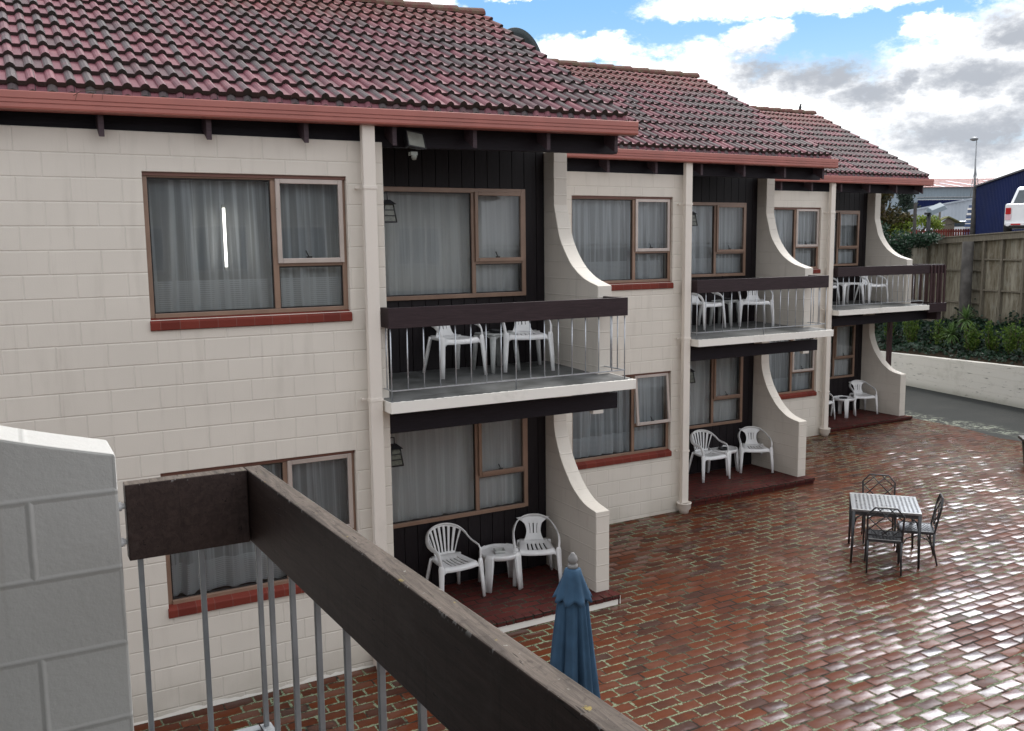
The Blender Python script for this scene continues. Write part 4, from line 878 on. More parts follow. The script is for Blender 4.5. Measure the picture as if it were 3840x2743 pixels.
# tall street light
T = thing('street_light', 'tall slim street light pole with round head beside the blue building', 'street light', (39.75,20.36,1.44)); m = MB()
m.tube([(0,0,0),(.03,.03,1.2),(.18,.16,2.55)], [.15,.12,.075], 12); m.build('pole', M['pole_concrete'], T)
m = MB(); m.tube([(.18,.16,2.4),(.30,.28,3.9),(.37,.32,4.85)], [.055,.035,.025], 8); m.build('mast', M['grey_steel'], T)
m = MB()
for sx in (-1,1):
    q = Vector((.6,-.8,0))*sx*.17; m.tube([(.18+q.x,.16+q.y,2.15),(.2+q.x*.8,.17+q.y*.8,2.75),(.27,.25,3.55)], .018, 5); m.tube([(.18+q.x,.16+q.y,2.15),(.15,.12,2.15)], .018, 5)
m.build('bracket', M['grey_steel'], T); m = MB(); m.lathe([(.0,.10),(.10,.09),(.19,.03),(.20,.0),(.16,-.05),(.08,-.09),(.0,-.1)], (.34,.44,4.93), 16); m.build('lamp_head', M['grey_steel'], T)
# yard floodlight
T = thing('yard_floodlight', 'square grey floodlight on a short dark post behind the plywood fence', 'floodlight', (24.0,11.0,1.2)); m = MB(); m.tube([(0,0,0),(0,0,1.13)], .062, 10); m.build('post', M['black_metal'], T)
m = MB(); rot = Matrix.Translation((.22,-.1,1.30)) @ Matrix.Rotation(R(-33),4,'Z') @ Matrix.Rotation(R(-22),4,'Y') @ Matrix.Rotation(R(24),4,'X'); m.hexa([(-.26,-.2,-.06),(.26,-.2,-.06),(.26,.2,-.06),(-.26,.2,-.06),(-.2,-.14,.07),(.2,-.14,.07),(.2,.14,.07),(-.2,.14,.07)]).xf(lambda a,b,c: tuple(rot @ Vector((a,b,c)))); hd = m.build('lamp_head', M['pale_steel'], T, bevel=.01)
m = MB(); m.box(-.21,.21,-.15,.15,-.068,-.0605).xf(lambda a,b,c: tuple(rot @ Vector((a,b,c)))); m.build('lens', M['lamp_glass'], hd); m = MB(); m.box(-.16,.1,-.05,.05,1.10,1.17); m.build('bracket', M['black_metal'], T)
# plain thin posts
for p, lab in (((24.5,11.9,1.2),'thin weathered post left of the yard floodlight'),):
    m = MB(); m.box(-.04,.04,-.04,.04,0,1.5); m.box(-.03,.03,-.03,.03,1.5,1.53); tag(m.build('timber_post', M['pole_concrete'], None, p, bevel=.008), lab, 'post')
# ---- pickup
T = thing('pickup_truck', 'white pickup truck seen from behind above the fence, red tail lights', 'pickup truck', (25.42,8.28,1.45), R(-56.6)); W2 = .99
m = MB(); prof = [(0,.46),(0,1.12),(1.55,1.14),(1.62,1.12),(3.95,1.14),(5.0,1.04),(5.2,.85),(5.2,.4),(4.75,.40),(4.6,.72),(4.1,.80),(3.6,.72),(3.45,.38),(1.75,.38),(1.6,.72),(1.15,.80),(.7,.72),(.5,.46)]
def body(x,y,z):
    k = 1.0 if z < 1.1 else 1-(z-1.1)*.30
    return (x*k, y, z)
m.prism(prof, 'x', -W2*.93, W2*.93); m.xf(body); bd = m.build('body', M['car_white'], T, bevel=.045, seg=3)
m = MB(); vs = []
for (y0_, y1_, hw_, z_) in ((1.60,4.02,.80,1.10),(1.95,3.35,.60,1.66),(2.15,3.15,.54,1.715)): vs += [(-hw_,y0_,z_),(hw_,y0_,z_),(hw_,y1_,z_),(-hw_,y1_,z_)]
m.add(vs, [(0,1,5,4),(1,2,6,5),(2,3,7,6),(3,0,4,7),(4,5,9,8),(5,6,10,9),(6,7,11,10),(7,4,8,11),(8,9,10,11)]); m.build('cab', M['car_white'], T, bevel=.04, seg=3)
m = MB(); m.add([(-.805,1.95,1.17),(-.805,3.75,1.17),(-.625,3.28,1.60),(-.625,2.12,1.60)], [(0,1,2,3)]); m.add([(.805,1.95,1.17),(.805,3.75,1.17),(.625,3.28,1.60),(.625,2.12,1.60)], [(0,1,2,3)]); m.build('side_window', M['car_glass'], T)
m = MB(); m.box(-.74,.74,-.022,.0,.56,1.10); m.build('tailgate', M['car_white'], T, bevel=.012, seg=3)
m = MB(); m.box(-.13,.13,-.05,-.021,.93,.98); m.build('handle', M['car_white'], bpy.data.objects['tailgate'], bevel=.01)
for sx in (-1,1):
    m = MB(); m.box(sx*.835-.075, sx*.835+.075, -.035, .05, .80, 1.00); tl = m.build('tail_light', M['tail_red'], T, bevel=.02, seg=3)
    m = MB(); m.box(sx*.835-.075, sx*.835+.075, -.034, .05, .63, .795); m.build('lower_lens', M['tail_clear'], tl, bevel=.015)
    m = MB(); m.box(sx*.62-.13, sx*.62+.13, -.115, -.09, .475, .515); m.build('reflector', M['tail_red'], T)
m = MB(); m.box(-.88,.88,-.10,.02,.44,.56); m.build('bumper', M['car_white'], T, bevel=.03, seg=3); m = MB(); m.box(-.80,.80,-.11,.0,.38,.47); m.build('lower_bumper', M['rubber'], T, bevel=.02)
m = MB(); m.add([(-.70,1.625,1.16),(.70,1.625,1.16),(.545,1.90,1.60),(-.545,1.90,1.60)], [(0,1,2,3)]); m.add([(-.905*.0-.74,1.68,1.2)]*0 or [(-.70,1.66,1.2),(.7,1.66,1.2),(.7,1.66,1.2),(-.7,1.66,1.2)], []); m.build('rear_window', M['car_glass'], T)
for sx in (-1,1):
    m = MB(); 
    for y in (1.15,4.1): m.tube([(sx*.70,y,.37),(sx*.93,y,.37)], .37, 24)
    m.build('wheel', M['rubber'], T)
    pass

# ------------------------------------------------------------------ white resin chairs
def resin_chair(kind, label, loc, rz):
    """local: faces -y, feet on z=0"""
    T = thing('plastic_chair', label, 'chair', loc, rz, 'white plastic armchairs'); mat = M['white_plastic']
    hoop = [(.255,-.225,.40),(.272,-.215,.47),(.280,-.18,.535),(.280,-.11,.575),(.270,.0,.60),(.250,.09,.635),(.212,.165,.675),(.148,.222,.71),(.072,.25,.728),(0,.257,.732)]
    if kind == 'fan': hoop = [(.255,-.225,.40),(.270,-.22,.50),(.277,-.20,.57),(.279,-.14,.605),(.279,-.03,.615),(.275,.06,.638),(.255,.13,.69),(.20,.20,.748),(.102,.245,.785),(0,.258,.795)]
    hp = spline(hoop, 4)
    cen = lambda p: Vector((-p[0]*.9, .05-p[1], .45-p[2]*.55))
    full = [(-x,y,z) for x,y,z in hp] + hp[::-1][1:]
    ups = [Vector((p[0], p[1]-.0, (p[2]-.42)*1.2)) if p[2] > .6 else Vector((p[0],-.2,.05)) for p in full]
    n = len(full); wid = [.034+.026*math.sin(math.pi*i/(n-1)) for i in range(n)]
    m = MB(); m.sweep(full, wid, .018, ups); m.build('arm_hoop', mat, T)
    zt = hoop[-1][2]
    # back
    us = [i/28 for i in range(29)]; vs = [0,.06,.12,.2,.3,.4,.5,.6,.7,.8,.87,.93,1.0]
    if kind == 'fan':
        def fn(u, v):
            x = (u-.5)*(.27+.20*v**1.1); lim = math.sqrt(max(0,1-((x)/.29)**2)); top = .43+(zt-.43-.005)*(.55+.45*lim)
            return (x, .17+.075*v+.03*(1-(2*u-1)**2)*.5-.10*(abs(2*u-1)**3)*v*.8, .425+(top-.425)*v)
        mask = lambda i,j: j < 2 or j > 10 or (i % 4 in (0,1)) or i == 28
        mask = lambda i,j: (j < 2) or (j > 10) or ((i+1) % 4 < 2)
    else:
        def fn(u, v):
            wv = .27-.09*math.sin(math.pi*min(1,v*1.15)**.9)+(.16*max(0,v-.72)/.28)
            x = (u-.5)*wv; return (x, .165+.092*v-.02*(2*u-1)**2*(1-v), .425+(zt-.012-.425)*v-(.10*max(0,v-.8)*(2*u-1)**2))
        mask = lambda i,j: not (3 < j < 8 and i in (7,13,14,20))
    m = MB(); m.grid(fn, us, vs, mask); m.build('backrest', mat, T, solid=.008)
    # seat
    us = [i/24 for i in range(25)]; vs = [0,.03,.08,.16,.3,.45,.6,.75,.88,1]
    def sf(u, v):
        w_ = .47-.09*v; x = (u-.5)*w_; e = abs(2*u-1)
        z = .428-.022*math.sin(math.pi*v)*(1-e**2) + (.012*e**4) + .012*(v>.95) - (.055*(1-v/.05) if v < .05 else 0) - (.03*max(0,e-.9)/.1)
        y = -.245+.43*v - .02*(1-e*e)*(1-v)
        return (x, y, z)
    m = MB(); m.grid(sf, us, vs, lambda i,j: not (3 <= j <= 6 and i in (6,9,12,15,18) )); m.build('seat', mat, T, solid=.009)
    for sx in (-1,1):
        m = MB(); m.sweep([(sx*.285,-.262,0),(sx*.275,-.247,.2),(sx*.262,-.225,.42),(sx*.262,-.222,.46)], [.045,.056,.07,.05], [.026,.03,.036,.03], Vector((sx*.5,-1,0))); m.build('leg', mat, T)
        m = MB(); m.sweep([(sx*.235,.265,0),(sx*.21,.22,.22),(sx*.185,.165,.435)], [.04,.05,.06], [.026,.03,.03], Vector((sx*.6,1,0))); m.build('leg', mat, T)
    return T
protos = {}
def put_chair(kind, label, x, y, z, deg):
    if kind not in protos: protos[kind] = resin_chair(kind, label, (x,y,z), R(deg)); return
    dup(protos[kind], (x,y,z), R(deg), label)
def mid(x, y, deg):  # from front-feet midpoint to chair origin
    a = R(deg); return (x-math.sin(a)*.24, y+math.cos(a)*.24)
zp = [-2.62+b[2] for b in B]; zs = [b[2]+.032 for b in B]
def at_front(kind, label, fx, fy, z, deg): x, y = mid(fx, fy, deg); put_chair(kind, label, x, y, z, deg)
at_front('fan', 'fan-backed white plastic armchair on the nearest patio, left of the round table', 2.50, .80, zp[0], 4)
at_front('hoop', 'solid-splat white plastic armchair on the nearest patio, beside the curved wall', 3.52, .80, zp[0], -24)
at_front('fan', 'fan-backed white plastic armchair on the middle patio beside the downpipe', 8.66, 3.43, zp[1], -3)
at_front('hoop', 'white plastic armchair with slotted splat on the middle patio near the curved wall', 9.64, 3.47, zp[1], -30)
at_front('hoop', 'white plastic armchair half hidden by the downpipe on the farthest patio', 14.40, 6.20, zp[2], 8)
at_front('hoop', 'white plastic armchair in full view on the farthest patio', 15.80, 6.30, zp[2], -24)
at_front('hoop', 'left white plastic armchair on the nearest upper balcony, behind the railing', 2.54, .74, zs[0], 6)
at_front('hoop', 'right white plastic armchair on the nearest upper balcony, by the wing wall', 3.38, .72, zs[0], -19)
at_front('hoop', 'left white plastic armchair on the middle upper balcony, cut by the downpipe', 8.52, 3.38, zs[1], 12)
at_front('hoop', 'right white plastic armchair on the middle upper balcony, nearer its wing wall', 9.42, 3.33, zs[1], -34)
at_front('hoop', 'left white plastic armchair on the farthest upper balcony, mostly behind the downpipe', 14.45, 6.25, zs[2], 4)
at_front('hoop', 'right white plastic armchair on the farthest upper balcony', 15.74, 6.02, zs[2], -6)

# round low tables with tray rim
def low_table(label, loc, rz):
    T = thing('side_table', label, 'side table', loc, rz, 'round white plastic side tables'); m = MB()
    m.lathe([(.0,.415),(.215,.415),(.235,.418),(.243,.44),(.252,.44),(.256,.42),(.25,.385),(.238,.385),(.235,.405),(.0,.405)], n=48); m.build('table_top', M['white_plastic'], T)
    for k in range(4):
        a = k*math.pi/2+.3; d = Vector((math.cos(a),math.sin(a),0)); m = MB()
        m.sweep([d*.288, d*.272+Vector((0,0,.2)), d*.256+Vector((0,0,.40)), d*.245+Vector((0,0,.445))], [.075,.092,.11,.112], [.016]*4, d)
        sd = Vector((-d.y,d.x,0))
        for s_ in (-1,1): m.sweep([d*.283+sd*.034*s_, d*.262+sd*.042*s_+Vector((0,0,.2)), d*.245+sd*.05*s_+Vector((0,0,.40))], .008, [.03,.035,.04], d)
        m.build('leg', M['white_plastic'], T)
    return T
lt_ = low_table('round white tray-top side table on the nearest patio', (3.12,1.02,zp[0]), R(15))
dup(lt_, (9.17,3.83,zp[1]), R(52), 'round white tray-top side table on the middle patio, behind the fan-backed chair')
dup(lt_, (15.18,6.42,zp[2]), R(40), 'round white tray-top side table on the farthest patio')
def ashtray(label, loc, mat, rz=0):
    m = MB(); m.lathe([(.0,.004),(.052,.004),(.062,.03),(.078,.03),(.082,.022),(.07,.0),(.0,.0)], n=4 if mat=='ash_glass' else 20, smooth=False); m.xf(lambda x,y,z:(x*1.15,y*1.15,z*1.2)); o = m.build('ashtray', M[mat], None, loc, rz, bevel=.003); tag(o, label, 'ashtray')
ashtray('clear square glass ashtray on the nearest round side table', (3.11,1.01,zp[0]+.417), 'ash_glass', .5)
ashtray('dark round ashtray on the middle patio side table', (9.15,3.80,zp[1]+.417), 'black_metal')
ashtray('dark round ashtray on the farthest patio side table', (15.15,6.40,zp[2]+.417), 'black_metal')
ashtray('dark ashtray on the grey stool table of the nearest balcony', (3.10,1.0,zs[0]+.452), 'black_metal', .3)
ashtray('dark ashtray on the stool table of the middle balcony', (9.07,3.70,zs[1]+.452), 'black_metal', .3)
# stool-like balcony tables with arched aprons
def stool(label, loc, rz, mat, w=.36, d=.36, h=.45):
    T = thing('stool_table', label, 'side table', loc, rz, 'balcony side tables'); m = MB(); m.box(-w/2,w/2,-d/2,d/2,h-.022,h); m.build('table_top', M[mat], T, bevel=.018, seg=3)
    m = MB(); N = 10
    for ax in (0,1):
        for sg in (-1,1):
            P = []; L = w if ax==0 else d; O = (d if ax==0 else w)/2-.012
            for i in range(N+1):
                u = -1+2*i/N; x = u*(L/2-.02); zlow = h-.035-.085*abs(u)**4
                for z in (h-.022, zlow): P.append((x, sg*O, z) if ax==0 else (sg*O, x, z))
            m.add(P, [(2*i,2*i+2,2*i+3,2*i+1) for i in range(N)])
    m.build('apron', M[mat], T, solid=.006)
    for sx in (-1,1):
        for sy in (-1,1): m = MB(); m.sweep([(sx*(w/2+.012),sy*(d/2+.012),0),(sx*(w/2-.02),sy*(d/2-.02),h-.03)], [.045,.075], [.045,.06], Vector((sx,sy,0))); m.build('leg', M[mat], T)
    return T
stool('grey dirty plastic stool table between the chairs of the nearest balcony', (3.10,1.02,zs[0]), R(10), 'grey_plastic')
stool('pale plastic stool table between the chairs of the middle balcony', (9.06,3.72,zs[1]), R(25), 'grey_plastic')
stool('wide white plastic table between the chairs of the farthest balcony', (15.05,6.35,zs[2]), R(0), 'white_plastic', .62, .45, .48)

# ------------------------------------------------------------------ cast metal table and chairs
A = R(-47); ca, sa = math.cos(A), math.sin(A)
ctr = (8.20,-.43); zg = GB(8.2)
T = thing('metal_table', 'square dark cast metal garden table with silvery lattice top', 'table', (ctr[0],ctr[1],zg), A); hw, ht = .425, .73
m = MB(); n = 30; us = [-hw+.03+(2*hw-.06)*i/n for i in range(n+1)]
m.grid(lambda u,v: (u,v,ht-.006), us, us, lambda i,j: not ((i%2==1) and ((j + (i//2)) % 2 == 0)) , smooth=False)
m.build('lattice', M['table_aluminium'], T, solid=.006)
m = MB(); m.box(-hw,hw,-hw,-hw+.035,ht-.03,ht).box(-hw,hw,hw-.035,hw,ht-.03,ht).box(-hw,-hw+.035,-hw+.035,hw-.035,ht-.03,ht).box(hw-.035,hw,-hw+.035,hw-.035,ht-.03,ht).box(-.008,.008,-hw+.035,hw-.035,ht-.014,ht-.001); m.build('table_top', M['table_aluminium'], T, bevel=.003)
m = MB()
for sg in (-1,1):
    m.box(-hw+.03,hw-.03,sg*(hw-.018)-.008,sg*(hw-.018)+.008,ht-.075,ht-.0305).box(sg*(hw-.018)-.008,sg*(hw-.018)+.008,-hw+.03,hw-.03,ht-.075,ht-.0305)
m.build('apron', M['cast_aluminium'], T)
for sx in (-1,1):
    for sy in (-1,1):
        m = MB(); x, y = sx*(hw-.025), sy*(hw-.025); m.sweep([(x+sx*.012,y+sy*.012,0),(x+sx*.004,y+sy*.004,.3),(x,y,ht-.03)], [.026,.034,.05], [.026,.034,.05], Vector((0,1,0)))
        for (dx,dy) in ((-sx,0),(0,-sy)):
            m.sweep([(x+dx*.01,y+dy*.01,ht-.22),(x+dx*.035,y+dy*.035,ht-.12),(x+dx*.12,y+dy*.12,ht-.06)], .02, .018, Vector((dx,dy,.3)))
        m.build('leg', M['cast_aluminium'], T)
def metal_chair(label, loc, rz):
    """faces +y"""
    T = thing('metal_chair', label, 'chair', loc, rz, 'dark lattice-backed metal chairs'); mat = M['cast_aluminium']
    m = MB(); n = 20; us = [-.205+.41*i/n for i in range(n+1)]; m.grid(lambda u,v:(u*(1+.06*v/.2),v,.435-.012*math.cos(u*7)*math.cos(v*7)), us, us, lambda i,j: not (1<i<18 and 1<j<18 and i%2==1 and (j+i//2)%2==0), smooth=False); m.build('seat', mat, T, solid=.008)
    m = MB(); m.box(-.21,.21,-.215,-.195,.405,.445).box(-.22,.22,.195,.215,.405,.445).box(-.215,-.2,-.195,.195,.405,.445).box(.2,.215,-.195,.195,.405,.445); m.build('seat_frame', mat, T, bevel=.004)
    bp = lambda x, z: (x, -.205-(z-.44)*.20, z); r = .0105; H = .88
    m = MB(); m.tube([bp(-.205,.42),bp(-.215,.78),bp(-.125,H),bp(.125,H),bp(.215,.78),bp(.205,.42)], r*1.15, 8, smooth=False); m.tube([bp(-.21,.50),bp(.21,.50)], r, 6); m.build('back_frame', mat, T)
    m = MB(); q = .0075
    for a, b in (((-.21,.74),(.04,.50)),((-.10,.87),(.21,.56)),((.10,.87),(-.21,.56)),((.21,.74),(-.04,.50)),((-.21,.62),(-.09,.50)),((.21,.62),(.09,.50)),((-.04,.87),(-.215,.71)),((.04,.87),(.215,.71))): m.tube([bp(*a),bp(*b)], q, 6)
    m.build('back_lattice', mat, T)
    for sx in (-1,1):
        for sy in (-1,1):
            m = MB(); m.sweep([(sx*.205,sy*.20-(.05 if sy<0 else -.01),0),(sx*.20,sy*.20,.22),(sx*.20,sy*.20,.42)], [.020,.026,.032], [.020,.026,.032], Vector((0,1,0))); m.build('leg', mat, T)
        m = MB(); m.tube([(sx*.2,-.19,.22),(sx*.2,-.13,.33),(sx*.2,0,.385),(sx*.2,.13,.33),(sx*.2,.19,.22)], .008, 6); m.build('arch_brace', mat, T)
    return T
ang = lambda dx,dy: math.atan2(dy,dx)-math.pi/2
d1 = (.735,.678); c1 = metal_chair('black lattice-backed metal chair nearest the camera, tucked under the garden table', (7.80,-.76,GB(7.8)), ang(*d1))
dup(c1, (8.66,.02,GB(8.7)), ang(-.735,-.678), 'black metal chair on the far side of the garden table, its back above the top')
dup(c1, (8.45,-.745,GB(8.4)), ang(-.68,.735), 'black metal chair at the right side of the garden table, seen sideways')

# ------------------------------------------------------------------ umbrella
ux, uy, ut = .93, -4.05, -.332; zb = GB(ux)
T = thing('patio_umbrella', 'closed navy blue patio umbrella with grey wooden finial behind the rail', 'umbrella', (ux,uy,zb)); H = ut-zb
m = MB(); m.lathe([(.0,.0),(.011,-.002),(.013,-.008),(.024,-.022),(.031,-.040),(.030,-.055),(.022,-.066),(.019,-.069),(.029,-.073),(.032,-.080),(.032,-.096),(.0,-.097)], (0,0,H), 28); m.build('finial', M['finial_wood'], T)
m = MB(); f8 = 8
def cap(a, z): 
    k = (H-.095-z)/.19; return 1+.13*k*math.cos(f8*a+.6)+.05*k*math.cos(3*a)
prof = [(.030,H-.094),(.048,H-.104),(.058,H-.14),(.072,H-.18),(.088,H-.225),(.104,H-.265),(.112,H-.285)]
vs = []; N = 96
for i,(r_,z) in enumerate(prof):
    for k in range(N):
        a = 2*math.pi*k/N; q = r_*cap(a,z); zz = z - (.011*(i/6)**2)*math.cos(f8*a+.6); vs.append((q*math.cos(a), q*math.sin(a), zz))
m.add(vs, [(i*N+k, i*N+(k+1)%N, (i+1)*N+(k+1)%N, (i+1)*N+k) for i in range(len(prof)-1) for k in range(N)], smooth=True); m.build('top_cap', M['blue_fabric'], T, solid=.003)
m = MB(); prof = [(.055,H-.15),(.080,H-.26),(.094,H-.34),(.100,H-.42),(.112,H-.55),(.130,H-.75),(.152,H-1.0),(.168,H-1.25),(.165,H-1.42),(.15,H-1.5)]; vs = []; N = 224; rnd = random.Random(6)
def fold(a, z):
    k = min(1,(H-.15-z)/.5); f = abs(math.sin(4*a+.9+.45*math.sin(2*a+1)+.22*math.sin(3*a)+.18*(H-z)))**.62
    return 1+k*(.62*f-.42+.06*math.sin(13*a+2+z*1.7)+.035*math.sin(23*a-z*3)+.10*math.sin(2*a+.4))
for (r_,z) in prof:
    for k in range(N): a = 2*math.pi*k/N; q = r_*fold(a,z); vs.append((q*math.cos(a), q*math.sin(a), z))
m.add(vs, [(i*N+k, i*N+(k+1)%N, (i+1)*N+(k+1)%N, (i+1)*N+k) for i in range(len(prof)-1) for k in range(N)], smooth=True); m.build('canopy', M['blue_fabric'], T)
m = MB(); m.tube([(0,0,.02),(0,0,H-.09)], .019, 12); m.build('pole', M['finial_wood'], T); m = MB(); m.lathe([(.0,.07),(.04,.07),(.05,.06),(.24,.04),(.26,.0)], n=32); m.build('base', M['grey_plastic'], T)

# ------------------------------------------------------------------ picnic table at the right edge
T = thing('timber_bench', 'weathered timber bench cut off by the right edge of the courtyard', 'bench', (14.79,1.90,GB(14)), R(-134.5)); m = MB(); hb = -2.2-GB(14)
for k in range(3): m.box(0,1.7,.0+k*.155,.145+k*.155,hb-.05,hb)
m.build('bench_seat', M['picnic_timber'], T, bevel=.006)
for x in (.95,):
    pass
for (xa, xb, ya) in ((.18,.42,.06),(.18,.42,.40),(1.52,1.28,.06),(1.52,1.28,.40)):
    m = MB(); m.sweep([(xb+.85 if False else xb,ya,0),(xa,ya,hb-.05)], .09, .05, Vector((0,1,0))); m.build('leg', M['picnic_timber'], T)
m = MB(); m.box(.3,1.4,.21,.25,.10,.17); m.build('stretcher', M['picnic_timber'], T, bevel=.004)

# white bollard at the right edge
T = thing('white_post', 'white post with black band cut off by the right edge', 'post', (7.56,-2.90,GB(7.5)), .4); m = MB(); m.tube([(0,0,0),(0,0,.115)], .065, 20); m.build('foot', M['grey_plastic'], T, bevel=.004); m = MB(); m.tube([(0,0,.115),(0,0,.19)], .0655, 20); m.build('band', M['rubber'], T); m = MB(); m.tube([(0,0,.19),(0,0,.42)], .065, 20); m.build('body', M['white_plastic'], T, bevel=.006)

# satellite dish behind the first ridge, bird on the last one
T = thing('satellite_dish', 'dark grey round dish rising behind the nearest roof ridge', 'satellite dish', (5.35,4.6,3.2), R(20)); m = MB(); vs = []; N = 56; rr = .62
for j in range(9):
    r_ = rr*j/8
    for k in range(N): a = 2*math.pi*k/N; vs.append((r_*math.cos(a), .16*(1-(r_/rr)**2)-.16, 1.04+r_*math.sin(a)))
m.add(vs, [(j*N+k, j*N+(k+1)%N, (j+1)*N+(k+1)%N, (j+1)*N+k) for j in range(8) for k in range(N)], smooth=True); m.build('reflector', M['dish_grey'], T, solid=.012)
m = MB(); m.tube([(0,.05,-.6),(0,.05,1.05)], .035, 10); m.build('mast', M['grey_steel'], T); m = MB(); m.tube([(0,.0,.45),(0,.5,.75)], .014, 6).tube([(0,.46,.72),(0,.56,.80)], .04, 10); m.build('feed_arm', M['grey_steel'], T)
T = thing('bird', 'small black bird perched on the farthest roof ridge', 'bird', (15.97,8.80,4.755), R(-60)); m = MB()
m.lathe([(.0,-.075),(.022,-.06),(.038,-.02),(.042,.02),(.034,.06),(.024,.085),(.026,.10),(.025,.118),(.012,.13),(.0,.132)], n=14); sh = lambda x,y,z:(x*.85, y+.30*z+(.03 if z>.09 else 0), z+.075); m.xf(sh); m.tube([(0,.085,.187),(0,.115,.182)], [.007,.001], 6); m.add([(-.016,-.03,.03),(.016,-.03,.03),(.022,-.085,-.045),(-.022,-.085,-.045)], [(0,1,2,3)]); m.build('body', M['bird_black'], T)
m = MB(); m.tube([(-.012,.0,.0),(-.012,-.005,.03)], .003, 5).tube([(.012,.0,.0),(.012,-.005,.03)], .003, 5); m.build('leg', M['bird_black'], T)

# old weatherboard house across the courtyard, seen mirrored in the windows
T = thing('weatherboard_house', 'old cream weatherboard house across the courtyard, mirrored in the window glass', 'house', (7,-24,-2.8)); m = MB()
m.box(-8,9,-6,0,0,6.2)
for k in range(30): m.hexa([(-8,.03,k*.2),(9,.03,k*.2),(9,0,k*.2),(-8,0,k*.2),(-8,.004,k*.2+.2),(9,.004,k*.2+.2),(9,0,k*.2+.2),(-8,0,k*.2+.2)])
m.build('wall', M['weatherboard'], T); m = MB(); m.prism([(-6.6,6.2),(.7,6.2),(-3,8.2)], 'x', -8.6, 9.6); m.build('roof', M['dark_beam'], T)
for x in (-6,-3.2,-.4,2.4,5.2):
    m = MB(); m.box(x-.06,x+1.86,.035,.08,3.5,3.58).box(x-.06,x+1.86,.035,.08,5.0,5.08)
    for k in range(4): m.box(x-.06+k*.61,x+.02+k*.61,.035,.08,3.58,5.0)
    w_ = m.build('window', M['white_paint'], T); m = MB(); m.box(x,x+1.8,.032,.045,3.57,5.0); m.build('pane', M['car_glass'], w_)

# ------------------------------------------------------------------ camera
cam = bpy.data.cameras.new('camera'); co = bpy.data.objects.new('camera', cam); COL.objects.link(co); scene.camera = co
cam.sensor_fit = 'HORIZONTAL'; cam.sensor_width = 36; cam.lens = 3455.6351/3840*36; cam.clip_end = 3000; cam.clip_start = .05
yw, pt, rl = R(28.8231), R(7.4536), R(-.6648)
F = Vector((math.sin(yw)*math.cos(pt), math.cos(yw)*math.cos(pt), -math.sin(pt))); Rt = Vector((math.cos(yw), -math.sin(yw), 0)); U = Rt.cross(F)
R2 = Rt*math.cos(rl)+U*math.sin(rl); U2 = -Rt*math.sin(rl)+U*math.cos(rl)
mw = Matrix.Identity(4)
for i in range(3): mw[i][0] = R2[i]; mw[i][1] = U2[i]; mw[i][2] = -F[i]
mw.translation = (-1.9527,-8.559,1.5034); co.matrix_world = mw

# ------------------------------------------------------------------ sky with clouds, soft sun
SUN_AZ, SUN_EL = R(60), R(52)      # azimuth clockwise from +y
wd = bpy.data.worlds.new('World'); scene.world = wd; wd.use_nodes = True
class WT(NT):
    def __init__(s, tree): s.t = tree
w = WT(wd.node_tree); wd.node_tree.nodes.clear(); out = w.n('ShaderNodeOutputWorld'); bg = w.n('ShaderNodeBackground'); bg.inputs[1].default_value = .1
sky = w.n('ShaderNodeTexSky'); sky.sky_type = 'NISHITA'; sky.sun_disc = False; sky.sun_elevation = SUN_EL; sky.sun_rotation = SUN_AZ; sky.air_density = 1.0; sky.dust_density = .6; sky.ozone_density = 2.0
dv = w.n('ShaderNodeTexCoord').outputs['Generated']; dx, dy, dz = w.sep(dv)
az = w.math('MULTIPLY', w.math('ARCTAN2', dx, dy), 57.2958); el = w.math('MULTIPLY', w.math('ARCSINE', dz), 57.2958)
P0 = w.comb(az, w.math('MULTIPLY', el, 1.7), 0.0)
nzc = w.sep(w.noise(P0, .16, 6, .6, col=True)); nz2 = w.sep(w.noise(P0, .55, 5, .62, col=True))
pa = w.math('ADD', az, w.math('ADD', w.math('MULTIPLY', w.math('SUBTRACT', nzc[0], .5), 5.5), w.math('MULTIPLY', w.math('SUBTRACT', nz2[0], .5), 2.6)))
pe = w.math('ADD', el, w.math('ADD', w.math('MULTIPLY', w.math('SUBTRACT', nzc[1], .5), 2.6), w.math('MULTIPLY', w.math('SUBTRACT', nz2[1], .5), 1.7)))
def blobs(lst):
    acc = None
    for (a, e, ra, re) in lst:
        x = w.math('DIVIDE', w.math('SUBTRACT', pa, a), ra); y = w.math('DIVIDE', w.math('SUBTRACT', pe, e), re)
        q = w.math('SUBTRACT', 1.0, w.math('SQRT', w.math('ADD', w.math('MULTIPLY', x, x), w.math('MULTIPLY', y, y))))
        acc = q if acc is None else w.math('MAXIMUM', acc, q)
    return acc
WH = [(42,13.4,6.5,1.0),(50,13.2,8,.8),(43.0,11.6,2.0,1.0),(33.5,11.3,4.2,.95),(39.5,9.6,6.5,1.9),(45.5,7.4,7,3.2),(54.5,7.8,8,3.6),(57.8,10.4,4,2.3),(54.2,11.3,2.6,.7),(29.6,14.4,2.2,.5),(22,14.0,4.0,1.3),(14,15,6,2),(36,6,12,3),(52,3.8,14,3.0),(20,8,10,3),(62,13,5,2)]
GR = [(44.2,9.9,3.0,1.7),(47.2,9.3,3.2,1.7),(49.6,8.0,3.4,1.5),(51.3,8.8,1.6,1.3),(55.0,8.8,5.2,1.5),(55.5,5.8,7.2,2.3),(56.8,10.9,2.0,1.4),(58.5,7.8,3,2.0)]
wm = blobs(WH); gm = blobs(GR)
fine = w.math('SUBTRACT', w.noise(P0, 1.3, 6, .68), .5)
inb = w.math('MULTIPLY', w.math('MULTIPLY', w.ramp(az, -6, 4), w.ramp(az, 72, 62)), w.ramp(el, 19, 15.5))   # 1 inside the patch of sky in view
outside = w.math('SUBTRACT', w.math('MULTIPLY', w.math('SUBTRACT', w.noise(dv, 2.2, 7, .6), .30), 3.0), 0.0)
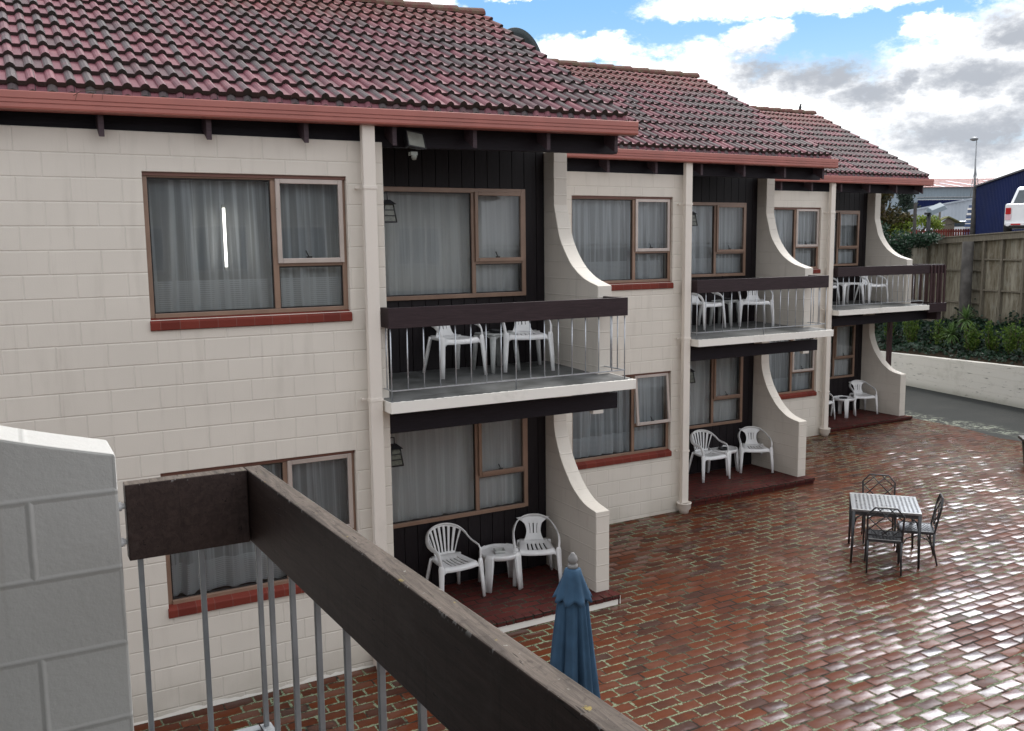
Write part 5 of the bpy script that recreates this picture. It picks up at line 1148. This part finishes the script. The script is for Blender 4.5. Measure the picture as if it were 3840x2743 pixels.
mk = w.math('ADD', w.math('MULTIPLY', inb, w.math('ADD', wm, w.math('MULTIPLY', fine, .6))), w.math('MULTIPLY', w.math('SUBTRACT', 1.0, inb), outside))
cov = w.ramp(mk, -.08, .42)
shade = w.math('MULTIPLY', w.ramp(w.math('ADD', gm, w.math('MULTIPLY', fine, .7)), -.45, .85), inb)
bright = w.math('MULTIPLY', w.ramp(w.math('ADD', w.noise(P0, .8, 5, .6), w.math('MULTIPLY', wm, .25)), .3, .8), 1.0)
cc = w.mix(bright, (7.4,7.6,8.0), (12.5,12.5,12.3)); cc = w.mix(shade, cc, (3.0,3.2,3.55))
gd = w.math('ADD', w.math('POWER', w.math('DIVIDE', w.math('SUBTRACT', az, 60.0), 8.5), 2.0), w.math('POWER', w.math('DIVIDE', w.math('SUBTRACT', el, 27.0), 5.4), 2.0))
glow = w.math('POWER', 2.718, w.math('MULTIPLY', gd, -1.0)); cc = w.vmath('SCALE', cc, w.math('ADD', 1.0, w.math('MULTIPLY', glow, 15.0)))
blue = w.vmath('MULTIPLY', sky.outputs[0], (.85,1.05,1.22)); blue = w.vmath('SCALE', blue, 1.0)
blue2 = w.mix(w.ramp(el, 4, 15), (3.9,5.4,6.5), (1.5,3.2,5.5)); skyc = w.mix(w.math('MULTIPLY', inb, .85), blue, blue2)
fin = w.mix(cov, skyc, cc); fin = w.mix(w.ramp(el, 1.0, -2.0), fin, (2.2,2.2,2.1))
w.t.links.new(fin, bg.inputs[0]); w.t.links.new(bg.outputs[0], out.inputs[0])
sl = bpy.data.lights.new('sun', 'SUN'); sl.energy = 1.4; sl.angle = R(25); sl.color = (1,.96,.90); so = bpy.data.objects.new('sun', sl); COL.objects.link(so)
sd = Vector((math.sin(SUN_AZ)*math.cos(SUN_EL), math.cos(SUN_AZ)*math.cos(SUN_EL), math.sin(SUN_EL))); so.rotation_euler = sd.to_track_quat('Z','Y').to_euler()

# ------------------------------------------------------------------ render settings
scene.view_settings.view_transform = 'Standard'; scene.view_settings.look = 'None'; scene.view_settings.exposure = .78; scene.view_settings.gamma = 1
scene.render.engine = 'CYCLES'; scene.cycles.use_denoising = True; scene.cycles.max_bounces = 8; scene.cycles.transparent_max_bounces = 16
scene.cycles.sample_clamp_indirect = 6
